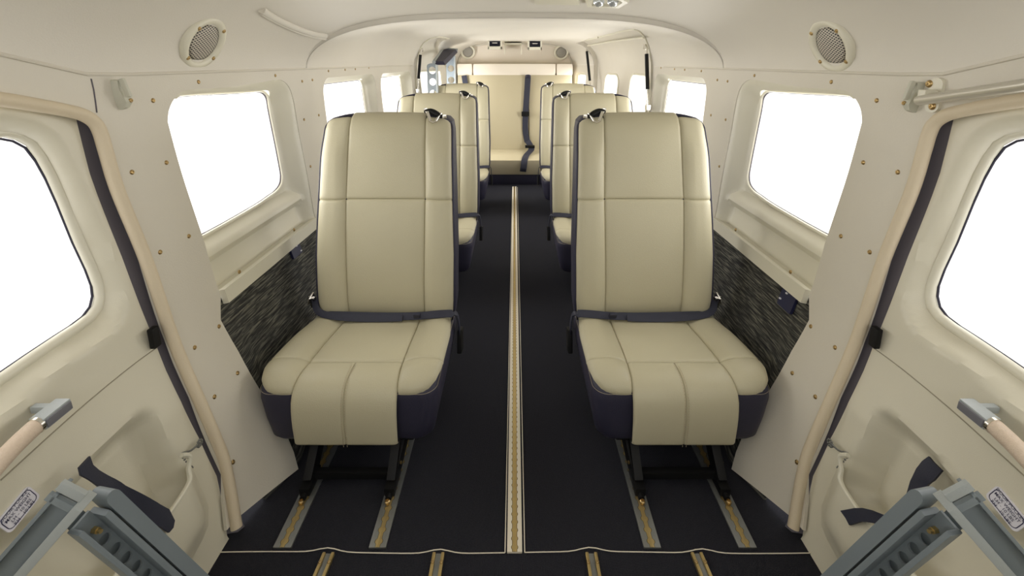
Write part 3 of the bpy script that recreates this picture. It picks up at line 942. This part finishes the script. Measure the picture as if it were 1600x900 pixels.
def pillow(bm, S, xl, xr, w0, w1, edges, puff=.006, nx=6, nw=10, drop=None):
    """edges = (left, right, bottom, top) each (radius, depth)"""
    Lw = w1-w0
    wn_ = nodes(nw, min(max(edges[2][0], edges[3][0], .008), Lw*.4), Lw)
    rows = []
    for w_ in wn_:
        w = w0+w_; a, b = xl(w), xr(w); Wd = b-a
        row = []
        for x_ in nodes(nx, min(max(edges[0][0], edges[1][0], .008), Wd*.4), 1.0*Wd):
            dl, dr, db, dt = x_, Wd-x_, w_, Lw-w_
            h = puff*(1-(2*x_/Wd-1)**2)*(1-(2*w_/Lw-1)**2)
            for d, (r, dep) in zip((dl, dr, db, dt), edges): h -= dep*(1-qd(d, r))
            row.append(S(a+x_, w, h))
        rows.append(row)
    grid(bm, rows)
BP = Prof([(.004,.205),(-.012,.27),(-.012,.33),(.002,.42),(.028,.54),(.060,.66),(.092,.78),(.108,.83),(.122,.862),(.148,.884),(.180,.884),(.205,.868)])
CP = Prof([(.03,.243),(-.06,.250),(-.16,.262),(-.25,.270),(-.305,.272),(-.338,.264),(-.360,.244),(-.370,.215),(-.374,.17),(-.372,.108)])
def SB(x, w, h):
    (y, z), (dy, dz) = BP.frame(w)
    t = abs(x)/.21
    z -= .012*max(t-.55, 0)**1.5*sm((z-.75)/.12)*3
    # wings curve slightly back outboard? the bolsters stand forward a little
    y -= .012*sm((abs(x)-.11)/.05)*sm((.84-z)/.1)
    return Vector((x, y-dz*h, z+dy*h)) if True else None
CSH = [0.0]
def SCu(x, w, h):
    (y, z), (dy, dz) = CP.frame(w)
    t = max(abs(x)-.12, 0)
    z += .010*sm(t/.05)*sm((y+.36)/.08)
    return Vector((x+CSH[0], y+dz*h, z-dy*h))
def strand(bm, S, pts, r=.0012, h=.0):
    P = [S(x, w, h) for x, w in pts]; tube(bm, P, r, seg=5)
def make_seat(inb, rootname='passenger_seat'):
    """inb = +1: the aisle is on the seat's +x side"""
    T = thing(rootname, (0,0,0), None, 'seat', 'cream and navy passenger seats')
    wt = BP.w_of(z=.884)+.02; w_mid = BP.w_of(z=.622)
    hw = lambda w: interp(w, [(0,.205),(.08,.217),(.25,.219),(.42,.214),(.6,.209),(wt-.06,.206),(wt-.035,.203),(wt-.02,.194),(wt+.03,.18)])
    sx = lambda w: interp(w, [(0,.121),(.3,.125),(w_mid,.126),(wt,.121),(.9,.12)])
    E = (.012,.007); G = (.010,.006); SO = (.03,.022); O = (0,0)
    wt_b = wt-.024
    bm = nb()
    pillow(bm, SB, lambda w: -sx(w), sx, 0, w_mid, (E,E,(.02,.01),G), .006)
    pillow(bm, SB, lambda w: -sx(w), sx, w_mid, wt+.035, (E,E,G,(.01,.004)), .006)
    for s_ in (-1, 1):
        if s_ < 0: xl, xr, e = (lambda w: -hw(w)), (lambda w: -sx(w)), (SO, E)
        else: xl, xr, e = sx, hw, (E, SO)
        pillow(bm, SB, xl, xr, .0, w_mid, (*e,(.03,.015),G), .004, 5)
        pillow(bm, SB, xl, xr, w_mid, wt_b, (*e,G,(.022,.014)), .004, 5)
    obj('backrest', bm, LEATHER, T, 'all', keep=True)
    # navy back shell
    bm = nb(); rows = []
    for k in range(26):
        w = -.0+(wt-.004)*k/25
        (y, z), (dy, dz) = BP.frame(min(w, wt-.02)); 
        if w > wt-.02: z += (w-wt+.02)*.0
        h_ = hw(min(w, wt-.03))+.003
        endk = 1-.0*k
        th = interp(k/25, [(0,.075),(.5,.085),(.9,.075),(1,.05)])
        zz = min(z, .845)
        if k >= 23: zz = (.858,.869,.874)[k-23]; h_ = (.205,.192,.165)[k-23]; th = (.070,.062,.045)[k-23]
        row = []
        r = .026; yo = y+.020+.016*sm((z-.70)/.10)
        for (cx, cy, a0) in ((h_-r, yo, -90), (h_-r, y+th+.02, 0), (-h_+r, y+th+.02, 90), (-h_+r, yo, 180)):
            rr = r if cy > y+.045 else .014
            for a in range(5):
                an = math.radians(a0+22.5*a); row.append(Vector((cx+(r-rr)*(1 if cx > 0 else -1)+rr*math.cos(an), cy+rr*math.sin(an), zz)))
        rows.append(row)
    V = grid(bm, rows, closed=True); bm.faces.new(V[0]); bm.faces.new(V[-1][::-1])
    obj('back_shell', bm, NAVY, T, keep=True, label='navy leather shell')
    # piping round the backrest edge
    bm = nb()
    pth = [(-hw(w)-.001, w) for w in [wt_b*k/30 for k in range(1, 31)]]
    for s_ in (-1, 1):
        P = [SB(s_*(hw(w)+.0005), w, -.018)+Vector((0,.002,0)) for w in [wt_b*k/30 for k in range(0, 31)]]
        P += [SB(s_*(hw(wt_b)-.02), wt_b+.008, -.012), SB(s_*(sx(wt)+.03), wt_b+.016, -.008), SB(s_*(sx(wt)), wt_b+.020, -.006)]
        bm = nb(); tube(bm, catmull(P, 2), .0042, seg=8)
        obj('piping', bm, NAVY, T, keep=True)
    # cushion
    CSH[0] = -inb*.011
    wc = CP.w_of(y=-.262) ; wf = CP.len; wb = min(range(len(CP.p)), key=lambda i: abs(CP.p[i][1]-.243)+(9 if CP.p[i][0] > -.3 else 0)); wb = CP.L[wb]
    cs = lambda w: interp(w, [(0,.118),(wc,.124),(wb,.131),(wf,.129)])
    ho = lambda w: interp(w, [(0,.202),(.05,.219),(.15,.230),(wc,.232),(wc+.03,.230),(wc+.06,.222),(wc+.08,.210),(wb-.008,.196),(wb,.180)])
    bm = nb()
    pillow(bm, SCu, lambda w: -cs(w), cs, 0, wc, (E,E,(.02,.01),G), .006)
    pillow(bm, SCu, lambda w: -cs(w), lambda w: -0.0, wc, wf, (E,(.008,.004),G,(.012,.01)), .003)
    pillow(bm, SCu, lambda w: 0.0, cs, wc, wf, ((.008,.004),E,G,(.012,.01)), .003)
    for s_ in (-1, 1):
        if s_ < 0: xl, xr, e = (lambda w: -ho(w)), (lambda w: -cs(w)), ((.028,.016), E)
        else: xl, xr, e = cs, ho, (E, (.028,.016))
        w_b2 = wc-.005
        pillow(bm, SCu, xl, xr, 0, w_b2, (*e,(.02,.01),(.010,.0035)), .003, 5)
        pillow(bm, SCu, xl, xr, w_b2, wb, (*e,(.010,.0035),(.03,.016)), .003, 5)
    obj('seat_cushion', bm, LEATHER, T, 'all', keep=True)
    bm = nb()
    for x in (-.0045,.0045):
        w = wc+.02
        while w < wf-.006:
            a = SCu(x, w, .001); b = SCu(x, w+.0042, .001); tube(bm, [a, b], .0007, seg=4); w += .0066
    obj('stitching', bm, mat_stitch, T, keep=True)
    # skirt
    bm = nb(); rows = []
    for z, ins_, fy in ((.096,.030,.022),(.100,.020,.012),(.110,.013,.006),(.16,.004,.002),(.22,-.003,0),(.240,.0,0),(.248,.003,.003),(.254,.010,.012)):
        row = []
        x1 = .225-ins_; yf = -.350+fy; yb_ = .05; r = .040
        for cx, cy, a0 in ((x1-r, yf+r, -90), (x1-.02, yb_-.02, 0), (-x1+.02, yb_-.02, 90), (-x1+r, yf+r, 180)):
            rr = r if cy < -.1 else .02
            for a in range(8):
                an = math.radians(a0+90*a/7); yy_ = cy+rr*math.sin(an); row.append(Vector((CSH[0]+cx+rr*math.cos(an), yy_, z-max(0, z-.16)/.1*interp(yy_, [(-.36,.004),(-.25,.0),(-.1,.014),(.05,.028)]))))
        rows.append(row)
    V = grid(bm, rows, closed=True); bm.faces.new(V[0]); bm.faces.new(V[-1][::-1])
    obj('seat_skirt', bm, NAVY, T, keep=True, label='navy leather skirt')
    # contrast stitch line just under the cushion edge at the front
    bm = nb()
    for s_ in (-1, 1):
        P = []
        for k in range(25):
            t = k/24
            if t < .5:
                an = math.radians(-90+90*(t/.5)); P.append(Vector((CSH[0]+s_*(.2255-.040+.040*math.cos(an)), -.350+.040+.040*math.sin(an)-.0005, .2420)))
            else: P.append(Vector((CSH[0]+s_*.2258, -.30+(.30)*(t-.5)/.5, .2440)))
        P = [Vector((CSH[0]+s_*.131, -.3508, .2420))]+P
        bm = nb(); tube(bm, P, .0005, seg=4); obj('edge_stitch', bm, mat_stitch, T, keep=True)
    if False: obj('edge_stitch', bm, mat_stitch, T, keep=True)
    # frame
    bm = nb(); box(bm, (0,-.16,.102), (.30,.34,.03), None, .006); obj('seat_pan', bm, BLACK, T, keep=True)
    for s_ in (-1, 1):
        x = s_*.104
        bm = nb()
        bar(bm, (x*1.0,-.30,.10), (x,-.385,.022), .022, .040, bev=.003)
        bar(bm, (x+s_*.02,-.27,.11), (x+s_*.004,-.36,.03), .018, .03, bev=.003)
        box(bm, (x,-.38,.018), (.026,.07,.022), None, .004)
        tube(bm, [Vector((x,-.40,.014)), Vector((x,-.425,.011))], .008, seg=8)
        l = obj('leg', bm, BLACK, T, keep=True)
        bm = nb(); lathe(bm, [(.0065,.0),(.0065,.006),(.004,.008),(.0035,.005),(0,.005)], (x,-.432,.008), seg=12); obj('foot_stud', bm, BRASS, l)
        bm = nb(); lathe(bm, [(.004,0),(.004,.004),(0,.005)], (x+s_*.014,-.355,.045), Matrix.Rotation(s_*PI/2, 3, 'Y'), seg=8); obj('bolt', bm, BRASS, l)
        bm = nb(); bar(bm, (x,-.04,.10), (x,-.0,.02), .022, .030, bev=.003); box(bm, (x,-.01,.016), (.026,.06,.02), None, .003); obj('leg', bm, BLACK, T, keep=True)
    bm = nb(); box(bm, (0,-.372,.030), (.19,.018,.020), None, .003); obj('cross_bar', bm, BLACK, T, keep=True)
    bm = nb(); box(bm, (0,-.012,.035), (.19,.014,.018), None, .003); obj('cross_bar', bm, BLACK, T, keep=True)
    # lap belt
    P = catmull([Vector((-inb*.232,.01,.292)), Vector((-inb*.222,-.012,.276)), Vector((-inb*.19,-.030,.267)), Vector((-inb*.12,-.038,.268)), Vector((0,-.040,.266)), Vector((inb*.10,-.040,.267)), Vector((inb*.18,-.036,.272)), Vector((inb*.217,-.032,.270)), Vector((inb*.228,-.02,.255)), Vector((inb*.232,-.010,.21)), Vector((inb*.230,.0,.165))], 6)
    wv = []
    for i, p in enumerate(P):
        t = i/(len(P)-1)
        wv.append(Vector((0,.62,.60)) if t < .70 else Vector((0,1,-.2)))
    bm = nb(); ribbon(bm, P, wv, .023, .0035)
    blt = obj('lap_belt', bm, BELT, T, keep=True)
    bm = nb()
    P2 = catmull([Vector((-inb*.233,.0,.296)), Vector((-inb*.21,-.028,.274)), Vector((-inb*.15,-.045,.268)), Vector((-inb*.05,-.050,.264)), Vector((inb*.06,-.049,.266))], 6)
    ribbon(bm, P2, Vector((0,.55,.55)), .020, .004); obj('belt_tail', bm, BELT, blt)
    bm = nb(); box(bm, (inb*.105,-.046,.271), (.022,.010,.026), Matrix.Rotation(.5, 3, 'X'), .004); obj('belt_keeper', bm, BELT, blt)
    bm = nb(); box(bm, (-inb*.240,.0,.300), (.006,.030,.040), Matrix.Rotation(.3, 3, 'X'), .002); tube(bm, [Vector((-inb*.248,-.004,.312)), Vector((-inb*.226,-.010,.312))], .0045, seg=8); bar(bm, (-inb*.248,.0,.312), (-inb*.250,-.012,.29), .004, .010)
    obj('belt_anchor', bm, CHROME, blt)
    bm = nb(); box(bm, (inb*.232,.002,.155), (.016,.05,.075), Matrix.Rotation(-.3, 3, 'X'), .006); obj('buckle', bm, BLACK, blt)
    # shoulder belt guide at the inboard top corner
    pc = SB(inb*.150, wt_b-.004, .006)
    bm = nb(); tube(bm, catmull([SB(inb*.116, wt_b+.012, .004), SB(inb*.135, wt_b+.006, .010), SB(inb*.158, wt_b-.004, .010), SB(inb*.176, wt_b-.012, .006)], 4), lambda t: .005+.005*math.sin(PI*t), seg=10)
    gd = obj('belt_guide', bm, BLACK, T, keep=True)
    bm = nb()
    for a, b, w_ in ((.127,.140,.010),(.171,.157,.010)):
        pa, pb = SB(inb*a, wt_b-.002, .014), SB(inb*b, wt_b-.030, .008)
        bar(bm, pa, pb, w_, .004, bev=.001)
    tube(bm, [SB(inb*.137, wt_b-.030, .008), SB(inb*.149, wt_b-.036, .010), SB(inb*.160, wt_b-.030, .008)], .0035, seg=6)
    box(bm, SB(inb*.118, wt_b+.014, .012), (.012,.010,.008), None, .002); box(bm, SB(inb*.184, wt_b-.010, .010), (.012,.010,.012), None, .002)
    obj('guide_bracket', bm, CHROME, gd)
    return T
mat_stitch = mat('stitch_thread', (176,164,140), .7)
PX, PY = .412, 1.317
rows_y = (0, .938, 2.035); words = ('front', 'middle', 'rear')
for side in (-1, 1):
    proto = make_seat(-side)
    for i, dy in enumerate(rows_y):
        o = proto if i == 0 else copy_tree(proto)
        o.location = (side*PX, PY+dy, 0)
        where = {0: 'nearest the camera, fully in view', 1: 'partly hidden behind the front one', 2: 'farthest back before the bench'}[i]
        o['label'] = 'cream leather seat with navy skirt on the %s, %s' % (SIDES[side], where)

# =================================================================== REAR BENCH
B = thing('bench_seat', (0,4.1,0), 'wide cream leather bench seat across the back of the cabin', 'bench')
bm = nb(); box(bm, (0,4.10,.045), (.88,.62,.088), None, .004); obj('base', bm, NAVY, B, label='dark navy bench base')
bm = nb(); 
for x0, x1 in ((-.54,-.09),(-.085,.17),(.175,.54)):
    pass
box(bm, (0,4.03,.155), (.96,.50,.135), None, .03); obj('cushion', bm, BENCHL, B)
bm = nb(); 
def slab(bm, x0, x1, ya, za, yb, zb_, th, bev):
    c = Vector(((x0+x1)/2,(ya+yb)/2,(za+zb_)/2)); d = Vector((0, yb-ya, zb_-za)); R = frame_of(d, Vector((1,0,0)))
    # columns of R: x = d x up ; y = up-ish (X axis)
    box(bm, c, (th, x1-x0, d.length), R, bev)
slab(bm, -.55, .132, 4.30, .20, 4.40, .925, .10, .02); slab(bm, .136, .55, 4.30, .20, 4.40, .925, .10, .02)
obj('backrest', bm, BENCHL, B)
bm = nb()
for x0, x1 in ((-.555,-.405),(-.402,.392),(.395,.555)): box(bm, ((x0+x1)/2,4.415,.978), (x1-x0,.13,.118), None, .03)
obj('headrest_roll', bm, BENCHW, B, label='pale cream headrest roll')
def bench_belt(px, name_label, w=.055):
    P = [at(u, v, Y=y) for u, v, y in px]
    bm = nb(); ribbon(bm, catmull(P, 6), Vector((1,0,0)), w, .005)
    return bm
bt = thing('seat_belt', at(824,228,Y=4.22), 'navy three-point belt hanging down the middle of the rear bench', 'seat belt')
obj('webbing', bench_belt([(825,119,4.325),(823,150,4.305),(821,180,4.285),(821,205,4.27),(824,222,4.25)], ''), BELT, bt)
obj('lap_webbing', bench_belt([(824,220,4.235),(829,228,4.19),(830,234,4.10),(823,242,3.95),(820,249,3.80),(818,262,3.76),(817,268,3.765)], ''), BELT, bt)
bm = nb(); box(bm, at(821,178,Y=4.27), (.075,.012,.045), None, .004); obj('adjuster', bm, BLACK, bt)
bm = nb(); box(bm, at(828,229,Y=4.16), (.09,.06,.02), None, .004); obj('buckle', bm, BLACK, bt)
bm = nb(); tube(bm, [at(825,118,Y=4.33)+Vector((0,-.004,0)), at(825,122,Y=4.32)+Vector((0,-.004,0))], .026, seg=12); obj('belt_guide', bm, NAVY, bt)
bt2 = thing('seat_belt', at(726,120,Y=4.33), 'short navy belt visible at the left end of the rear bench back', 'seat belt')
obj('webbing', bench_belt([(725,118,4.33),(727,130,4.32),(731,160,4.30),(735,200,4.26)], '', .05), BELT, bt2)

# =================================================================== SPEAKERS, VENTS, HOOKS, LAMP
def rotz(n): return n.to_track_quat('Z', 'Y').to_matrix()
def speaker(p, n, r, label, grille=True, oval=1.0):
    T = thing('speaker', p, label, 'speaker', 'ceiling speakers')
    q = n.to_track_quat('Z', 'Y')
    T.rotation_mode = 'QUATERNION'; T.rotation_quaternion = q
    def lo(name, prof, m, parent, seg=40):
        bm = nb(); lathe(bm, prof, (0,0,0), None, seg)
        me = bpy.data.meshes.new(name); bmesh.ops.recalc_face_normals(bm, faces=bm.faces); bm.to_mesh(me); bm.free(); me.materials.append(m)
        for f in me.polygons: f.use_smooth = True
        o = bpy.data.objects.new(name, me); COL.objects.link(o); o.parent = parent; return o
    lo('ring', [(r,-.03),(r,.004),(r*.95,.009),(r*.86,.0105),(r*.76,.008),(r*.70,.003),(r*.69,.0)], SHELL, T)
    lo('grille', [(r*.70,.0025),(r*.55,.0048),(r*.3,.0065),(0,.007)], GRILLE if grille else GREYMESH, T)
    if grille:
        for a in (40,140,220,320):
            o = bpy.data.objects.new('screw', SCREW); COL.objects.link(o); o.parent = T
            o.location = (r*.84*math.cos(math.radians(a)), r*.84*math.sin(math.radians(a)), .009)
    return T
for side, px in ((-1,(315,65)),(1,(1302,70))):
    y, s = hit(*px); p, n = wall_frame(side, y, s)
    speaker(p+n*.004, n, .072, 'round cream %s speaker with mesh grille above the near window' % SIDES[side])
for side, px in ((-1,(731,81)),(1,(877,82))):
    p = at(*px, Y=4.47)
    speaker(p, Vector((0,-1,-.1)).normalized(), .072, 'small round speaker at the upper %s of the rear bulkhead' % SIDES[side], False)
def vent(u, v, label):
    p = at(u, v, Y=4.15)
    T = thing('air_vent', p, label, 'vent', 'rear air outlets')
    bm = nb(); w = .125; h = .095
    for c, s_ in (((0,0,-h/2+.012),(w,.10,.024)),((0,0,h/2-.006),(w,.10,.012)),((-w/2+.007,0,0),(.014,.10,h)),((w/2-.007,0,0),(.014,.10,h))): box(bm, p+Vector(c), s_, None, .003)
    obj('housing', bm, SHELL, T)
    bm = nb(); box(bm, p+Vector((0,.02,0)), (w-.02,.04,h-.02)); obj('outlet', bm, NAVY, T)
    bm = nb(); box(bm, p+Vector((0,-.025,.012)), (w-.03,.03,.006)); box(bm, p+Vector((0,-.025,-.010)), (w-.03,.03,.004)); obj('louvre', bm, NAVY, T)
    bm = nb(); box(bm, p+Vector((0,-.045,.006)), (.045,.004,.006)); obj('tab', bm, CHROME, T)
vent(773.5,68.5,'left of two boxy cream air outlets with dark slots at the rear ceiling'); vent(835.5,69.5,'right of two boxy cream air outlets with dark slots at the rear ceiling')
w_ = thing('ceiling_fairing', at(804.5,68,Y=4.2), 'cream wedge fairing between the two rear air outlets', 'fairing')
bm = nb(); pts = [at(790,64,Y=4.15), at(816,64,Y=4.15), at(811,69,Y=4.46), at(798,69,Y=4.46)]
p2 = [at(794,66,Y=4.3), at(815,66,Y=4.3)]
for x in (-.095,.06):
    b0 = Vector((x,4.2,1.235)); 
    box(bm, Vector((x,4.34,1.185)), (.008,.26,.09), Matrix.Rotation(.18, 3, 'X'), .002)
box(bm, Vector((-.0175,4.34,1.215)), (.16,.26,.012), None, .002); obj('cowl', bm, SHELL, w_)
# coat hooks
for side, (u, v) in ((-1,(185,148)),(1,(1432,152))):
    y, s = hit(u, v); p, n = wall_frame(side, y, s)
    T = thing('coat_hook', p, 'pale grey moulded coat hook on the %s pillar' % SIDES[side], 'hook', 'coat hooks')
    bm = nb()
    prof = [(0.026,.012),(.014,.010),(0,.016),(-.014,.020),(-.024,.013)]
    for yy, hw_ in ((0,0),):
        pass
    rows = []
    for dz, dep, wd_ in ((.030,.004,.012),(.028,.012,.013),(.012,.012,.013),(0,.016,.012),(-.014,.020,.010),(-.026,.014,.007),(-.030,.004,.006)):
        rows.append([p+Vector((0,-wd_,dz)), p+n*dep+Vector((0,-wd_*.8,dz)), p+n*dep+Vector((0,wd_*.8,dz)), p+Vector((0,wd_,dz))])
    V = grid(bm, rows, closed=True); bm.faces.new(V[0]); bm.faces.new(V[-1][::-1]); obj('body', bm, HOOKM, T)
    bm = nb(); box(bm, p+n*.022+Vector((0,-.006,.014)), (.010,.007,.038), Matrix.Rotation(side*.25, 3, 'Y'), .003); obj('prong', bm, HOOKM, T)
    screw(p+n*.0195+Vector((0,.004,-.012)), (n+Vector((0,-.3,-.2))).normalized(), T, .8)
# grab bar on the right
A0 = at(1436,157,X=.775); A1 = at(1600,133,X=.74); A2 = at(1700,116,X=.73); A3 = A2+(A2-A1)*1.2
T = thing('grab_bar', A0, 'long silver-cream overhead grab bar above the right cockpit door', 'grab bar')
bm = nb(); tube(bm, catmull([A0, A1, A2, A3], 8), .0095, seg=14); obj('tube', bm, mat('silver_cream_metal', (200,196,184), .28, .5), T)
y, s = hit(1464,147)
bm = wall_sheet(1, rrect(y-.014, y+.014, s-.035, s+.030, .012), [], .02, -.006, .006); obj('mounting_plate', bm, SHELL, T)
for px in ((1457,131),(1462,166)):
    yy, ss = hit(*px); p, n = wall_frame(1, yy, ss); screw(p+n*.006, n, T, 1.3)
p, n = wall_frame(1, y, s)
bm = nb(); bar(bm, p, p+n*.03, .016, .016); obj('standoff', bm, SHELL, T)
# ceiling lamp cluster and panel
def ceil_plate(px, off=-.002): return [surf(1 if u > UC else -1, *hit(u, v), off) for u, v in px]
c0 = at(941,4,Z=1.235)
T = thing('reading_light', c0, 'twin clear reading light in a cream bezel on the ceiling', 'light')
q = [at(908,-14,Z=1.24), at(916,8,Z=1.236), at(968,10,Z=1.228), at(985,0,Z=1.226), at(960,-14,Z=1.232)]
cc = sum(q, Vector())/len(q)
bm = nb()
ring1 = [bm.verts.new(p+Vector((0,0,.006))) for p in q]; ring2 = [bm.verts.new(p+Vector((0,0,-.008))+(cc-p)*.08) for p in q]; ring3 = [bm.verts.new(p+Vector((0,0,-.008))+(cc-p)*.30) for p in q]; ring4 = [bm.verts.new(p+Vector((0,0,.0))+(cc-p)*.34) for p in q]
for a, b in ((ring1,ring2),(ring2,ring3),(ring3,ring4)):
    for i in range(5): bm.faces.new((a[i],a[(i+1)%5],b[(i+1)%5],b[i]))
bm.faces.new(ring4)
obj('bezel', bm, SHELL, T)
for dx in (-.020,.022):
    bm = nb(); bmesh.ops.create_uvsphere(bm, u_segments=16, v_segments=8, radius=.017, matrix=Matrix.Translation(cc+Vector((dx,.012-abs(dx)*.1,-.004)))); obj('lamp', bm, LENS, T)
T = thing('ceiling_panel', at(868,2,Z=1.24), 'low rectangular cream panel with small lettering left of the reading light', 'panel')
bm = nb(); q = [at(836,-12,Z=1.237), at(835,7,Z=1.237), at(906,8,Z=1.234), at(900,-12,Z=1.234)]
lo = [bm.verts.new(p) for p in q]; hi = [bm.verts.new(p+Vector((0,0,.012))) for p in q]; bm.faces.new(lo); bm.faces.new(hi[::-1])
for i in range(4): bm.faces.new((lo[i],lo[(i+1)%4],hi[(i+1)%4],hi[i]))
obj('plate', bm, SHELL, T, smooth=False)
# power / headset plates on the tweed
for side, px, label in ((-1,[(447,380),(456,368),(466,365),(470,385),(464,403),(452,405)],'small navy socket plate on the left tweed panel under the window'),(1,[(1228,434),(1252,452),(1252,462),(1241,484),(1220,466),(1219,455)],'navy socket plate on the right tweed panel under the window')):
    loop = hits(px)
    cy = sum(p[0] for p in loop)/6; cs = sum(p[1] for p in loop)/6
    p, n = wall_frame(side, cy, cs)
    T = thing('socket_plate', p, label, 'socket plate', 'side wall socket plates')
    h2 = max(abs(l[1]-cs) for l in loop)
    ring = rrect(cy-.030, cy+.030, cs-(.036 if side < 0 else .046), cs+.030, .004)
    obj('plate', wall_sheet(side, ring, [], .02, -.004, .008), NAVYPLATE, T)
    for dy, ds in ((-.022,.022),(.022,-.028),(-.004,.008),(.006,-.004),(.014,.012)):
        y, s = cy+dy, cs+ds
        obj('socket', wall_sheet(side, rrect(y-.0035, y+.0035, s-.002, s+.002, .001, 2), [], .01, -.007, .003), PLAC, T)

# =================================================================== LIGHT
# unseen firewall added behind the camera to darken the lower cabin; windscreen left open
bm = nb(); box(bm, (0,-.42,.43), (1.5,.02,.86)); obj('wall_front', bm, DOORM, smooth=False, kind='structure')
w = bpy.data.worlds.new('daylight'); SC.world = w; w.use_nodes = True
bg = w.node_tree.nodes['Background']; bg.inputs[0].default_value = (1.0,.985,.972,1); bg.inputs[1].default_value = 1.95
def daylight(side, y, z, sy, sz, e):  # area lamps added outside the windows to brighten the cabin, mostly aft
    L = bpy.data.lights.new('window_daylight', 'AREA'); L.shape = 'RECTANGLE'; L.size = sz; L.size_y = sy; L.energy = e; L.color = (1,.985,.975)
    o = bpy.data.objects.new('window_daylight', L); COL.objects.link(o)
    o.location = (side*(1.05 if y < 3.9 else .9), y, z); o.rotation_euler = (0, side*math.radians(90), 0)
for side in (-1, 1):
    daylight(side, 1.28, .82, .7, .5, 6); daylight(side, 2.25, .80, .8, .55, 15); daylight(side, 3.1, .80, .8, .55, 18); daylight(side, 3.9, .80, .7, .5, 26)
SC.view_settings.view_transform = 'Standard'; SC.view_settings.look = 'None'; SC.view_settings.gamma = 1; SC.view_settings.use_curve_mapping = False
SC.view_settings.exposure = 0.0
SC.cycles.max_bounces = 10; SC.cycles.diffuse_bounces = 8; SC.cycles.transparent_max_bounces = 16
SC.cycles.use_denoising = True
